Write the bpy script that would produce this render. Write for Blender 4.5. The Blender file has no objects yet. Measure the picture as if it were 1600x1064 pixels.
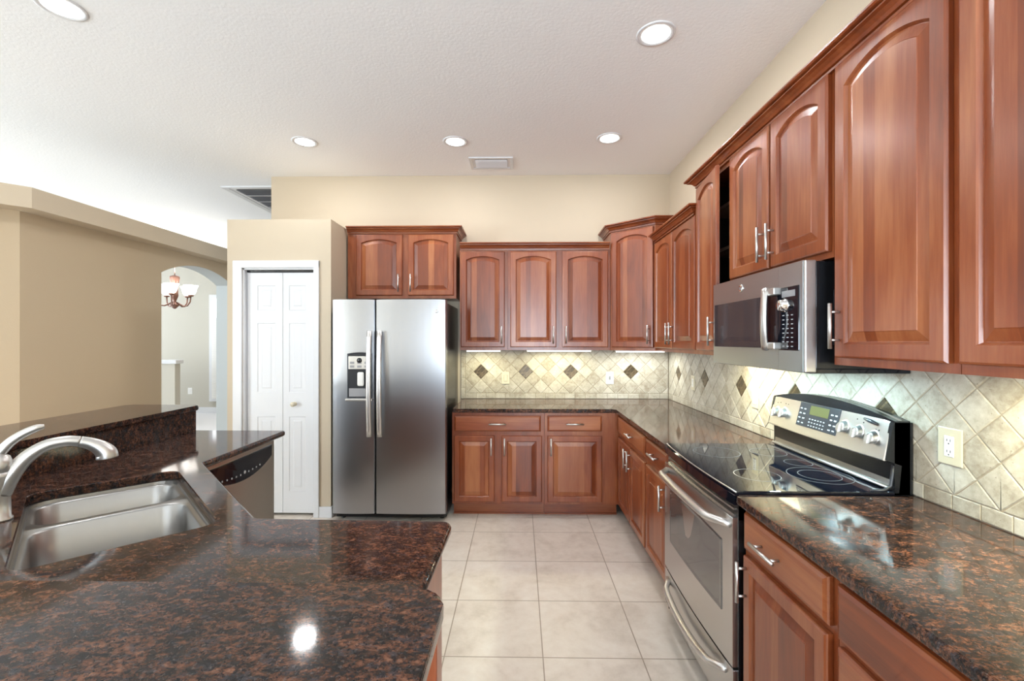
import bpy, bmesh, math, random
from mathutils import Vector, Matrix
random.seed(7)
PI = math.pi
S = bpy.context.scene
COL = S.collection

# ------------------------------------------------------------------ camera / world / light
cam_d = bpy.data.cameras.new('camera')
cam_d.sensor_width = 36.0
cam_d.lens = 710.0 / 1600.0 * 36.0
cam_d.clip_start = 0.05
cam = bpy.data.objects.new('camera', cam_d)
COL.objects.link(cam)
cam.location = (0, 0, 1.45)
cam.rotation_euler = (PI / 2, 0, 0.0166)
S.camera = cam

S.view_settings.view_transform = 'Standard'
S.view_settings.look = 'None'
S.view_settings.exposure = 0.22
S.view_settings.gamma = 1.0
S.view_settings.use_curve_mapping = False
S.cycles.use_denoising = True
S.cycles.max_bounces = 10
S.cycles.diffuse_bounces = 6
S.cycles.glossy_bounces = 5
S.cycles.sample_clamp_indirect = 6.0
S.cycles.caustics_reflective = False
S.cycles.caustics_refractive = False

world = bpy.data.worlds.new('daylight')
S.world = world
world.use_nodes = True
wb = world.node_tree.nodes['Background']
wb.inputs[0].default_value = (0.90, 0.95, 1.0, 1)
wb.inputs[1].default_value = 0.9


def area(name, loc, rot, sx, sy, power, color=(1, 1, 1), parent=None, shape='RECTANGLE', spread=None):
    d = bpy.data.lights.new(name, 'AREA')
    d.shape = shape
    d.size = sx
    d.size_y = sy
    d.energy = power
    d.color = color
    if spread is not None:
        d.spread = spread
    o = bpy.data.objects.new(name, d)
    COL.objects.link(o)
    o.location = loc
    o.rotation_euler = rot
    if parent is not None:
        o.parent = parent
    return o


# added fill lamps behind the camera and in the left rooms, tinted like daylight
area('fill_rear', (0.35, -3.55, 1.45), (PI / 2 + 0.85, 0, 0), 1.35, 2.3, 240, (0.76, 0.88, 1.0))
area('fill_left', (-7.4, 0.6, 1.5), (PI / 2 + 0.25, 0, -PI / 2), 3.2, 2.3, 120, (0.76, 0.89, 1.0))
area('fill_side', (-8.1, -2.2, 1.5), (PI / 2 + 0.6, 0, -PI / 2), 2.4, 2.3, 500, (0.76, 0.89, 1.0))
area('fill_dining', (-9.3, 7.0, 1.6), (PI / 2, 0, -PI / 2), 2.6, 2.0, 110, (0.84, 0.93, 1.0))

# ------------------------------------------------------------------ mesh helpers


def empty(name, loc=(0, 0, 0), rz=0.0, label=None, cat=None, group=None):
    o = bpy.data.objects.new(name, None)
    COL.objects.link(o)
    o.location = loc
    o.rotation_euler = (0, 0, rz)
    o.empty_display_size = 0.1
    tag(o, label, cat, group)
    return o


def tag(o, label=None, cat=None, group=None, kind=None):
    if label:
        o['label'] = label
    if cat:
        o['category'] = cat
    if group:
        o['group'] = group
    if kind:
        o['kind'] = kind
    return o


class B:
    """collects shapes into one bmesh; build() links them as ONE mesh object"""

    def __init__(self):
        self.bm = bmesh.new()

    def _mi(self, faces, m):
        for f in faces:
            f.material_index = m

    def box(self, x0, x1, y0, y1, z0, z1, m=0, bev=0.0, seg=2, mat=None):
        if x0 > x1:
            x0, x1 = x1, x0
        if y0 > y1:
            y0, y1 = y1, y0
        if z0 > z1:
            z0, z1 = z1, z0
        vs = [self.bm.verts.new(p) for p in
              [(x0, y0, z0), (x1, y0, z0), (x1, y1, z0), (x0, y1, z0), (x0, y0, z1), (x1, y0, z1), (x1, y1, z1), (x0, y1, z1)]]
        fs = [self.bm.faces.new([vs[i] for i in f]) for f in
              [(3, 2, 1, 0), (4, 5, 6, 7), (0, 1, 5, 4), (1, 2, 6, 5), (2, 3, 7, 6), (3, 0, 4, 7)]]
        self._mi(fs, m)
        if mat is not None:
            for v in vs:
                v.co = mat @ v.co
        if bev > 0:
            es = list({e for f in fs for e in f.edges})
            r = bmesh.ops.bevel(self.bm, geom=es, offset=bev, segments=seg, profile=0.5, affect='EDGES')
            self._mi(r['faces'], m)
        return self

    def prism(self, poly, z0, z1, m=0, bev_top=0.0, bev_bot=0.0, seg=3, xf=None):
        """poly: list of (x,y) ccw, extruded z0..z1; xf maps (x,y,z)->point"""
        xf = xf or (lambda x, y, z: (x, y, z))
        n = len(poly)
        lo = [self.bm.verts.new(xf(x, y, z0)) for x, y in poly]
        hi = [self.bm.verts.new(xf(x, y, z1)) for x, y in poly]
        fs = [self.bm.faces.new(list(reversed(lo))), self.bm.faces.new(hi)]
        for i in range(n):
            fs.append(self.bm.faces.new([lo[i], lo[(i + 1) % n], hi[(i + 1) % n], hi[i]]))
        self._mi(fs, m)
        for f, b in ((fs[1], bev_top), (fs[0], bev_bot)):
            if b > 0:
                r = bmesh.ops.bevel(self.bm, geom=list(f.edges), offset=b, segments=seg, profile=0.5, affect='EDGES')
                self._mi(r['faces'], m)
        return self

    def tube(self, pts, r, seg=12, m=0, cap=True, flat=1.0):
        """tube along pts; r number or list; flat scales the second cross axis"""
        pts = [Vector(p) for p in pts]
        n = len(pts)
        rs = r if isinstance(r, (list, tuple)) else [r] * n
        rings = []
        up = None
        for i, p in enumerate(pts):
            t = (pts[min(i + 1, n - 1)] - pts[max(i - 1, 0)]).normalized()
            if up is None:
                a = Vector((0, 0, 1)) if abs(t.z) < 0.9 else Vector((1, 0, 0))
                up = (a - t * a.dot(t)).normalized()
            else:
                up = (up - t * up.dot(t)).normalized()
            s = t.cross(up)
            fl = flat[i] if isinstance(flat, (list, tuple)) else flat
            rings.append([self.bm.verts.new(p + (up * math.cos(2 * PI * k / seg) + s * fl * math.sin(2 * PI * k / seg)) * rs[i])
                          for k in range(seg)])
        fs = []
        for i in range(n - 1):
            for k in range(seg):
                fs.append(self.bm.faces.new([rings[i][k], rings[i][(k + 1) % seg], rings[i + 1][(k + 1) % seg], rings[i + 1][k]]))
        if cap:
            fs.append(self.bm.faces.new(list(reversed(rings[0]))))
            fs.append(self.bm.faces.new(rings[-1]))
        self._mi(fs, m)
        for f in fs:
            f.smooth = True
        return self

    def lathe(self, prof, c=(0, 0, 0), seg=24, m=0, axis='z', smooth=True):
        """prof: (r,h) pairs revolved about axis through c"""
        def P(r, h, a):
            x, y = r * math.cos(a), r * math.sin(a)
            if axis == 'z':
                q = (x, y, h)
            elif axis == 'y':
                q = (x, h, y)
            else:
                q = (h, x, y)
            return (c[0] + q[0], c[1] + q[1], c[2] + q[2])
        rings = []
        for r, h in prof:
            if r < 1e-6:
                rings.append([self.bm.verts.new(P(0, h, 0))])
            else:
                rings.append([self.bm.verts.new(P(r, h, 2 * PI * k / seg)) for k in range(seg)])
        fs = []
        for a, b in zip(rings, rings[1:]):
            for k in range(seg):
                k2 = (k + 1) % seg
                if len(a) == 1 and len(b) == 1:
                    continue
                if len(a) == 1:
                    fs.append(self.bm.faces.new([a[0], b[k2], b[k]]))
                elif len(b) == 1:
                    fs.append(self.bm.faces.new([a[k], a[k2], b[0]]))
                else:
                    fs.append(self.bm.faces.new([a[k], a[k2], b[k2], b[k]]))
        self._mi(fs, m)
        for f in fs:
            f.smooth = smooth
        return self

    def loops(self, loops, ms=None, close_first=True, close_last=True, smooth=False):
        """bridges a list of equal-length closed loops"""
        vl = [[self.bm.verts.new(p) for p in L] for L in loops]
        n = len(vl[0])
        for i in range(len(vl) - 1):
            mi = ms[i] if ms else 0
            for k in range(n):
                f = self.bm.faces.new([vl[i][k], vl[i][(k + 1) % n], vl[i + 1][(k + 1) % n], vl[i + 1][k]])
                f.material_index = mi
                f.smooth = smooth
        if close_first:
            f = self.bm.faces.new(list(reversed(vl[0])))
            f.material_index = ms[0] if ms else 0
        if close_last:
            f = self.bm.faces.new(vl[-1])
            f.material_index = ms[-1] if ms else 0
        return self

    def sweep(self, path, prof, m=0, closed=False):
        """sweeps profile (out,z) along an xy path; 'out' is to the right of the direction of travel"""
        P = [Vector(p) for p in path]
        n = len(P)
        rows = []
        for i in range(n):
            ds = []
            if i > 0 or closed:
                ds.append((P[i] - P[i - 1]).normalized())
            if i < n - 1 or closed:
                ds.append((P[(i + 1) % n] - P[i]).normalized())
            ns = [Vector((d.y, -d.x)) for d in ds]
            if len(ns) == 2:
                b = (ns[0] + ns[1])
                b = b / max(1e-6, b.dot(ns[0]))
            else:
                b = ns[0]
            rows.append([self.bm.verts.new((P[i].x + b.x * o, P[i].y + b.y * o, z)) for o, z in prof])
        k = len(prof)
        rng = range(n if closed else n - 1)
        fs = []
        for i in rng:
            a, c = rows[i], rows[(i + 1) % n]
            for j in range(k):
                fs.append(self.bm.faces.new([a[j], c[j], c[(j + 1) % k], a[(j + 1) % k]]))
        if not closed:
            fs.append(self.bm.faces.new(list(reversed(rows[0]))))
            fs.append(self.bm.faces.new(rows[-1]))
        self._mi(fs, m)
        return self

    def build(self, name, mats, parent=None, smooth=None, subsurf=0):
        bmesh.ops.recalc_face_normals(self.bm, faces=self.bm.faces[:])
        me = bpy.data.meshes.new(name)
        self.bm.to_mesh(me)
        self.bm.free()
        if not isinstance(mats, (list, tuple)):
            mats = [mats]
        for x in mats:
            me.materials.append(x)
        if smooth:
            for p in me.polygons:
                p.use_smooth = True
        o = bpy.data.objects.new(name, me)
        COL.objects.link(o)
        if parent is not None:
            o.parent = parent
        if subsurf:
            md = o.modifiers.new('sub', 'SUBSURF')
            md.levels = subsurf
            md.render_levels = subsurf
        return o


def struct(o):
    o['kind'] = 'structure'
    return o


# ------------------------------------------------------------------ materials
def new_mat(name):
    m = bpy.data.materials.new(name)
    m.use_nodes = True
    nt = m.node_tree
    bs = nt.nodes['Principled BSDF']
    return m, nt, bs


def N(nt, t, **kw):
    n = nt.nodes.new(t)
    for k, v in kw.items():
        setattr(n, k, v)
    return n


def L(nt, a, b):
    nt.links.new(a, b)


def ramp(nt, fac, stops, interp='LINEAR'):
    r = N(nt, 'ShaderNodeValToRGB')
    r.color_ramp.interpolation = interp
    els = r.color_ramp.elements
    while len(els) < len(stops):
        els.new(0.5)
    for e, (p, c) in zip(els, stops):
        e.position = p
        e.color = (*c, 1)
    L(nt, fac, r.inputs[0])
    return r.outputs[0]


def mathn(nt, op, a, b=None, clamp=False):
    n = N(nt, 'ShaderNodeMath', operation=op)
    n.use_clamp = clamp
    for i, v in enumerate((a, b)):
        if v is None:
            continue
        if isinstance(v, (int, float)):
            n.inputs[i].default_value = v
        else:
            L(nt, v, n.inputs[i])
    return n.outputs[0]


def mixc(nt, fac, a, b, mode='MIX'):
    n = N(nt, 'ShaderNodeMix', data_type='RGBA', blend_type=mode)
    for idx, v in ((0, fac), (6, a), (7, b)):
        if isinstance(v, (int, float)):
            n.inputs[idx].default_value = v
        elif isinstance(v, tuple):
            n.inputs[idx].default_value = (*v, 1)
        else:
            L(nt, v, n.inputs[idx])
    return n.outputs[2]


def noise(nt, vec, scale, detail=3.0, rough=0.5, dist=0.0):
    n = N(nt, 'ShaderNodeTexNoise')
    n.inputs['Scale'].default_value = scale
    n.inputs['Detail'].default_value = detail
    n.inputs['Roughness'].default_value = rough
    n.inputs['Distortion'].default_value = dist
    if vec is not None:
        L(nt, vec, n.inputs['Vector'])
    return n.outputs[0]


def bump(nt, bs, h, strength, dist=0.01):
    b = N(nt, 'ShaderNodeBump')
    b.inputs['Strength'].default_value = strength
    b.inputs['Distance'].default_value = dist
    L(nt, h, b.inputs['Height'])
    L(nt, b.outputs[0], bs.inputs['Normal'])


def objc(nt, scale=(1, 1, 1), loc=(0, 0, 0), rot=(0, 0, 0), world=False):
    if world:
        src = N(nt, 'ShaderNodeNewGeometry').outputs['Position']
    else:
        src = N(nt, 'ShaderNodeTexCoord').outputs['Object']
    mp = N(nt, 'ShaderNodeMapping')
    mp.inputs['Scale'].default_value = scale
    mp.inputs['Location'].default_value = loc
    mp.inputs['Rotation'].default_value = rot
    L(nt, src, mp.inputs[0])
    return mp.outputs[0]


def plain(name, col, rough=0.5, metal=0.0, spec=None, var=0.04, scale=6.0, coat=0.0):
    m, nt, bs = new_mat(name)
    nz = noise(nt, objc(nt), scale, 3)
    c2 = tuple(max(0, c * (1 - var * 2)) for c in col)
    L(nt, ramp(nt, nz, [(0.35, c2), (0.65, col)]), bs.inputs['Base Color'])
    bs.inputs['Roughness'].default_value = rough
    bs.inputs['Metallic'].default_value = metal
    if spec is not None:
        bs.inputs['Specular IOR Level'].default_value = spec
    if coat:
        bs.inputs['Coat Weight'].default_value = coat
        bs.inputs['Coat Roughness'].default_value = 0.05
    return m


def paint(name, col, bs_strength=0.12, scale=140.0, rough=0.6):
    m, nt, bs = new_mat(name)
    p = objc(nt, world=True)
    big = noise(nt, p, 0.8, 2)
    L(nt, ramp(nt, big, [(0.3, tuple(c * 0.985 for c in col)), (0.7, col)]), bs.inputs['Base Color'])
    bs.inputs['Roughness'].default_value = rough
    bs.inputs['Specular IOR Level'].default_value = 0.3
    bump(nt, bs, noise(nt, p, scale, 3, 0.6), bs_strength, 0.004)
    return m


def emit(name, col, strength):
    m, nt, bs = new_mat(name)
    bs.inputs['Base Color'].default_value = (0.8, 0.8, 0.8, 1)
    bs.inputs['Emission Color'].default_value = (*col, 1)
    bs.inputs['Emission Strength'].default_value = strength
    return m


def wood(name, strips, dark=(0.090, 0.016, 0.0045), mid=(0.225, 0.049, 0.0115), light=(0.43, 0.160, 0.060), horiz=False, rough=0.34):
    m, nt, bs = new_mat(name)
    tc = N(nt, 'ShaderNodeTexCoord')
    oi = N(nt, 'ShaderNodeObjectInfo')
    sep = N(nt, 'ShaderNodeSeparateXYZ')
    L(nt, tc.outputs['Object'], sep.inputs[0])
    x, y, z = sep.outputs
    u, w = (z, x) if horiz else (x, z)
    off = mathn(nt, 'MULTIPLY', oi.outputs['Random'], 53.0)
    uo = mathn(nt, 'ADD', u, off)
    cmb = N(nt, 'ShaderNodeCombineXYZ')
    L(nt, mathn(nt, 'MULTIPLY', uo, 1.0), cmb.inputs[0])
    L(nt, y, cmb.inputs[1])
    L(nt, mathn(nt, 'MULTIPLY', w, 0.07), cmb.inputs[2])
    grain = noise(nt, cmb.outputs[0], 90.0, 4, 0.6)
    cm2 = N(nt, 'ShaderNodeCombineXYZ')
    L(nt, uo, cm2.inputs[0])
    L(nt, y, cm2.inputs[1])
    L(nt, mathn(nt, 'MULTIPLY', w, 0.22), cm2.inputs[2])
    flame = noise(nt, cm2.outputs[0], 9.0, 2, 0.5, 0.6)
    fac = mathn(nt, 'ADD', mathn(nt, 'MULTIPLY', grain, 0.30), mathn(nt, 'MULTIPLY', flame, 0.55))
    if strips:
        wob = mathn(nt, 'ADD', mathn(nt, 'MULTIPLY', uo, 1.0 / 0.085), mathn(nt, 'MULTIPLY', mathn(nt, 'SINE', mathn(nt, 'MULTIPLY', uo, 41.0)), 0.35))
        wn = N(nt, 'ShaderNodeTexWhiteNoise', noise_dimensions='1D')
        L(nt, mathn(nt, 'FLOOR', wob), wn.inputs['W'])
        fac = mathn(nt, 'ADD', mathn(nt, 'MULTIPLY', fac, 0.85), mathn(nt, 'MULTIPLY', wn.outputs[0], 0.34))
        fac = mathn(nt, 'SUBTRACT', fac, 0.06)
    else:
        wn = mathn(nt, 'MULTIPLY', oi.outputs['Random'], 0.12)
        fac = mathn(nt, 'ADD', fac, wn)
    L(nt, ramp(nt, fac, [(0.18, dark), (0.46, mid), (0.82, light)]), bs.inputs['Base Color'])
    bs.inputs['Roughness'].default_value = rough
    bs.inputs['Specular IOR Level'].default_value = 0.5
    bs.inputs['Coat Weight'].default_value = 0.4
    bs.inputs['Coat Roughness'].default_value = 0.24
    bump(nt, bs, grain, 0.05, 0.002)
    return m


def granite(name):
    m, nt, bs = new_mat(name)
    p = objc(nt, world=True)
    pw = objc(nt, scale=(1.0, 1.7, 1.2), rot=(0, 0, 0.5), world=True)
    n1 = noise(nt, pw, 22.0, 6, 0.70, 0.6)
    n2 = noise(nt, pw, 75.0, 4, 0.70, 0.4)
    t = mathn(nt, 'ADD', mathn(nt, 'MULTIPLY', n1, 0.55), mathn(nt, 'MULTIPLY', n2, 0.45))
    base = ramp(nt, t, [(0.40, (0.010, 0.010, 0.011)), (0.47, (0.034, 0.021, 0.016)), (0.53, (0.100, 0.042, 0.025)), (0.60, (0.185, 0.083, 0.050)), (0.68, (0.29, 0.155, 0.10))])
    # blue-grey feldspar patches and black mica flecks
    g = ramp(nt, noise(nt, pw, 34.0, 5, 0.72, 0.4), [(0.53, (0, 0, 0)), (0.60, (1, 1, 1))])
    c = mixc(nt, mathn(nt, 'MULTIPLY', g, 0.75), base, (0.036, 0.038, 0.046))
    g2 = ramp(nt, noise(nt, p, 130.0, 4, 0.75), [(0.42, (1, 1, 1)), (0.49, (0, 0, 0))])
    c = mixc(nt, mathn(nt, 'MULTIPLY', g2, 0.85), c, (0.008, 0.008, 0.010))
    g3 = ramp(nt, noise(nt, p, 190.0, 2, 0.7), [(0.60, (0, 0, 0)), (0.66, (1, 1, 1))])
    c = mixc(nt, mathn(nt, 'MULTIPLY', g3, 0.4), c, (0.14, 0.12, 0.115))
    bs.inputs['Specular IOR Level'].default_value = 0.30
    L(nt, c, bs.inputs['Base Color'])
    bs.inputs['Roughness'].default_value = 0.07
    return m


def steel(name, col=(0.56, 0.56, 0.565), rough=0.27, horiz=False, aniso=0.0):
    m, nt, bs = new_mat(name)
    sc = (1.5, 1.5, 900) if horiz else (900, 900, 1.5)
    nz = noise(nt, objc(nt, scale=sc), 1.0, 1, 0.5)
    L(nt, ramp(nt, nz, [(0.3, tuple(c * 0.985 for c in col)), (0.7, col)]), bs.inputs['Base Color'])
    bs.inputs['Metallic'].default_value = 1.0
    bs.inputs['Roughness'].default_value = rough
    if aniso:
        tg = N(nt, 'ShaderNodeTangent', direction_type='RADIAL', axis='Z')
        bs.inputs['Anisotropic'].default_value = aniso
        L(nt, tg.outputs[0], bs.inputs['Tangent'])
    return m


def floor_tile(name):
    m, nt, bs = new_mat(name)
    p = objc(nt, loc=(0.3457, -3.4385, 0), world=True)
    br = N(nt, 'ShaderNodeTexBrick')
    br.offset = 0.0
    br.squash = 1.0
    br.inputs['Scale'].default_value = 1.0
    br.inputs['Mortar Size'].default_value = 0.0028
    br.inputs['Mortar Smooth'].default_value = 0.1
    br.inputs['Brick Width'].default_value = 0.4528
    br.inputs['Row Height'].default_value = 0.4528
    br.inputs['Color1'].default_value = (0, 0, 0, 1)
    br.inputs['Color2'].default_value = (1, 1, 1, 1)
    L(nt, p, br.inputs['Vector'])
    w = objc(nt, world=True)
    n1 = noise(nt, w, 3.2, 6, 0.62, 0.8)
    n2 = noise(nt, w, 17.0, 5, 0.7)
    sepc = N(nt, 'ShaderNodeSeparateColor')
    L(nt, br.outputs['Color'], sepc.inputs[0])
    t = mathn(nt, 'ADD', mathn(nt, 'MULTIPLY', n1, 0.65), mathn(nt, 'MULTIPLY', n2, 0.35))
    t = mathn(nt, 'ADD', t, mathn(nt, 'MULTIPLY', mathn(nt, 'SUBTRACT', sepc.outputs[0], 0.5), 0.08))
    c = ramp(nt, t, [(0.34, (0.56, 0.485, 0.41)), (0.50, (0.685, 0.61, 0.53)), (0.68, (0.77, 0.71, 0.635))])
    c = mixc(nt, br.outputs['Fac'], c, (0.33, 0.27, 0.21))
    L(nt, c, bs.inputs['Base Color'])
    bs.inputs['Roughness'].default_value = 0.34
    b = mathn(nt, 'SUBTRACT', mathn(nt, 'MULTIPLY', n2, 0.15), br.outputs['Fac'])
    bump(nt, bs, b, 0.35, 0.003)
    return m


def stone_tile(name):
    m, nt, bs = new_mat(name)
    g = N(nt, 'ShaderNodeNewGeometry')
    w = objc(nt, world=True)
    n1 = noise(nt, w, 14.0, 6, 0.65, 0.4)
    n2 = noise(nt, w, 55.0, 4, 0.7)
    t = mathn(nt, 'ADD', mathn(nt, 'MULTIPLY', n1, 0.6), mathn(nt, 'MULTIPLY', n2, 0.4))
    t = mathn(nt, 'ADD', t, mathn(nt, 'MULTIPLY', mathn(nt, 'SUBTRACT', g.outputs['Random Per Island'], 0.5), 0.20))
    c = ramp(nt, t, [(0.30, (0.28, 0.235, 0.175)), (0.48, (0.43, 0.39, 0.32)), (0.70, (0.58, 0.55, 0.48))])
    pit = noise(nt, w, 95.0, 2, 0.5)
    c = mixc(nt, mathn(nt, 'MULTIPLY', mathn(nt, 'LESS_THAN', pit, 0.29), 0.6), c, (0.20, 0.16, 0.12))
    L(nt, c, bs.inputs['Base Color'])
    bs.inputs['Roughness'].default_value = 0.5
    bump(nt, bs, t, 0.5, 0.004)
    return m


def mosaic(name):
    m, nt, bs = new_mat(name)
    p = objc(nt, rot=(0, PI / 4, 0))
    sep = N(nt, 'ShaderNodeSeparateXYZ')
    L(nt, p, sep.inputs[0])
    cb = N(nt, 'ShaderNodeCombineXYZ')
    L(nt, sep.outputs[0], cb.inputs[0])
    L(nt, sep.outputs[2], cb.inputs[1])
    br = N(nt, 'ShaderNodeTexBrick')
    br.inputs['Scale'].default_value = 1.0
    br.inputs['Brick Width'].default_value = 0.024
    br.inputs['Row Height'].default_value = 0.011
    br.inputs['Mortar Size'].default_value = 0.0012
    br.inputs['Color1'].default_value = (0.055, 0.037, 0.020, 1)
    br.inputs['Color2'].default_value = (0.20, 0.145, 0.08, 1)
    br.inputs['Mortar'].default_value = (0.045, 0.035, 0.025, 1)
    L(nt, cb.outputs[0], br.inputs['Vector'])
    L(nt, br.outputs['Color'], bs.inputs['Base Color'])
    bs.inputs['Roughness'].default_value = 0.3
    bs.inputs['Metallic'].default_value = 0.35
    bump(nt, bs, mathn(nt, 'MULTIPLY', br.outputs['Fac'], -1.0), 0.6, 0.002)
    return m


M = {}
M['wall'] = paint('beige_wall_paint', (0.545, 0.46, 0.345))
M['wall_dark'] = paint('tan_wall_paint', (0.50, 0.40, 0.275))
M['greige'] = paint('greige_wall_paint', (0.50, 0.475, 0.41))
M['reveal'] = paint('blue_grey_reveal', (0.47, 0.50, 0.50))  # blue-grey tone, cooler than the wall around the arch
M['ceiling'] = paint('knockdown_ceiling', (0.89, 0.905, 0.92), 0.35, 60.0, 0.8)
M['trim'] = plain('white_trim', (0.67, 0.68, 0.70), 0.35, var=0.01)
M['floor'] = floor_tile('travertine_floor_tile')
M['carpet'] = paint('pale_carpet', (0.74, 0.73, 0.74), 0.5, 300.0, 0.95)
M['wood'] = wood('cherry_frame', False)
M['wood_h'] = wood('cherry_rail', False, horiz=True)
M['panel'] = wood('cherry_panel', True)
M['drawer'] = wood('cherry_drawer', True, horiz=True)
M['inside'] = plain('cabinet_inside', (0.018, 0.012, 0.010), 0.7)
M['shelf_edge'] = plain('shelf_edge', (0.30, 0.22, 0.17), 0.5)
M['maple'] = plain('maple_panel', (0.72, 0.50, 0.31), 0.5)
M['granite'] = granite('brown_granite')
M['steel'] = steel('brushed_steel', (0.385, 0.395, 0.415), 0.28, aniso=0.6)
M['steel_h'] = steel('brushed_steel_horizontal', (0.56, 0.55, 0.54), 0.27, horiz=True)
M['steel_light'] = steel('brushed_steel_light', (0.72, 0.71, 0.69), 0.30, horiz=True)
M['steel_cool'] = steel('brushed_steel_cool', (0.50, 0.545, 0.57), 0.34, horiz=True)
M['steel_warm'] = steel('brushed_steel_warm', (0.56, 0.52, 0.46), 0.3)
M['nickel'] = plain('satin_nickel', (0.64, 0.63, 0.61), 0.36, 1.0, var=0.01)
M['chrome'] = plain('chrome', (0.78, 0.78, 0.78), 0.08, 1.0, var=0.01)
M['sink'] = steel('sink_steel', (0.37, 0.365, 0.355), 0.33)
M['black'] = plain('black_enamel', (0.010, 0.011, 0.013), 0.22, var=0.02)
M['black_glass'] = plain('black_glass', (0.006, 0.007, 0.012), 0.03, var=0.0)
M['dark_glass'] = plain('smoked_glass', (0.035, 0.035, 0.04), 0.05, var=0.0)
M['oven_glass'] = plain('oven_window_glass', (0.22, 0.22, 0.22), 0.05, 0.7, var=0.0)
M['grey_plastic'] = plain('grey_plastic', (0.30, 0.30, 0.31), 0.4)
M['dark_plastic'] = plain('dark_plastic', (0.022, 0.024, 0.030), 0.3)
M['ring'] = plain('burner_print', (0.10, 0.10, 0.105), 0.3, var=0.0)
M['lcd'] = plain('green_lcd', (0.085, 0.082, 0.028), 0.3, var=0.02)
M['mark'] = plain('pale_print', (0.42, 0.44, 0.46), 0.5, var=0.0)
M['ivory'] = plain('ivory_plastic', (0.60, 0.545, 0.41), 0.35, var=0.01)
M['white_plastic'] = plain('white_plastic', (0.82, 0.81, 0.78), 0.35, var=0.01)
M['brass'] = plain('brass', (0.75, 0.62, 0.38), 0.2, 1.0, var=0.01)
M['bronze'] = plain('bronze', (0.24, 0.13, 0.10), 0.35, 0.7, var=0.08)
M['stone'] = stone_tile('tumbled_stone')
M['grout'] = plain('grout', (0.40, 0.345, 0.265), 0.9, scale=60)
M['mosaic'] = mosaic('bronze_mosaic')
M['can_lens'] = emit('downlight_lens', (1.0, 0.97, 0.92), 9.0)
M['ucl_warm'] = emit('undercabinet_lens_warm', (1.0, 0.97, 0.70), 5.0)
M['ucl_white'] = emit('undercabinet_lens_white', (0.97, 1.0, 0.93), 5.0)
M['mw_lens'] = emit('cooktop_lamp_lens', (0.62, 0.92, 1.0), 7.0)
M['shade'] = emit('glowing_glass_shade', (1.0, 0.95, 0.88), 3.0)
M['louver_dark'] = plain('louver_shadow', (0.10, 0.09, 0.08), 0.8)
M['sky_glass'] = emit('bright_window_pane', (0.95, 0.98, 1.0), 1.6)

# ------------------------------------------------------------------ dimensions
XW, YB, HC, ZC = 1.425, 4.345, 3.03, 0.895
UP_Y = YB - 0.32       # face of the back wall cabinets
UP_X = 1.11            # face of the right wall cabinets
BASE_Y, BASE_X = 3.72, 0.81
LEDGE = 2.445

# ------------------------------------------------------------------ setting
def slab(name, mat, *boxes):
    b = B()
    for bx in boxes:
        b.box(*bx)
    return struct(b.build(name, mat))


slab('floor', M['floor'], (-8.2, XW + 0.12, -3.8, 5.25, -0.06, 0.0))
slab('floor_dining', M['carpet'], (-10.5, 0.2, 5.25, 9.3, -0.06, 0.0))
slab('ceiling', M['ceiling'], (-10.5, XW + 0.12, -3.8, 9.3, HC, HC + 0.08))
slab('wall_back', M['wall'], (-2.395, XW + 0.12, YB, YB + 0.12, 0, HC))
slab('wall_right', M['wall'], (XW, XW + 0.12, -3.8, YB, 0, HC))
# unseen wall behind the camera; its window opening is invented for the rear fill
slab('wall_rear', M['wall'], (-8.2, -0.35, -3.5, -3.38, 0, HC), (1.05, XW, -3.5, -3.38, 0, HC), (-0.35, 1.05, -3.5, -3.38, 2.62, HC), (-0.35, 1.05, -3.5, -3.38, 0, 0.25))
b = B()
for x in (-0.35, 0.32, 0.99):
    b.box(x, x + 0.06, -3.46, -3.40, 0.25, 2.62)
b.box(-0.35, 1.05, -3.46, -3.40, 0.25, 0.31)
b.box(-0.35, 1.05, -3.46, -3.40, 2.56, 2.62)
struct(b.build('window_added_rear', M['trim']))

# pantry closet: front wall with the door opening, side walls, plant-shelf top
PX0, PX1, PY = -2.405, -1.546, 3.70
OX0, OX1, OZ = -2.275, -1.672, 2.045
rb = 0.015
b = B()
LZ = LEDGE - 0.02
b.box(PX0, OX0, PY, PY + 0.11, 0, LZ)
b.box(OX1, PX1, PY, PY + 0.11, 0, LZ)
b.box(OX0, OX1, PY, PY + 0.11, OZ, LZ)
b.box(PX1 - 0.11, PX1, PY + 0.11, YB - 0.001, 0, LZ)
b.box(PX0, PX0 + 0.11, PY + 0.11, YB - 0.001, 0, LZ)
b.box(PX0, PX1, PY, YB - 0.001, LZ, LEDGE)
struct(b.build('wall_pantry', M['wall']))
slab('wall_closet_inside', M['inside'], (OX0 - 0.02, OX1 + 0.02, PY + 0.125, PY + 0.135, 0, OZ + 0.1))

# left wall: low wall with a header band, an arched opening and a 45-degree end
XL, XF = -3.318, -3.168
b = B()
A0, A1, ZS, ZP = 4.157, 5.20, 2.085, 2.215
TH = 0.19
# 45-degree end wall and straight wall up to the arch (plan polygon)
c0 = (XL, 2.962)
d0 = (XL - 2.6, 2.962 - 2.6)
b.prism([c0, (XL, A0), (XL - TH, A0), (XL - TH, 3.04), (d0[0] - TH, d0[1] + 0.08), d0], 0, 2.31)
b.box(XL - TH, XL, A1, 8.9, 0, 2.31)
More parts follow.
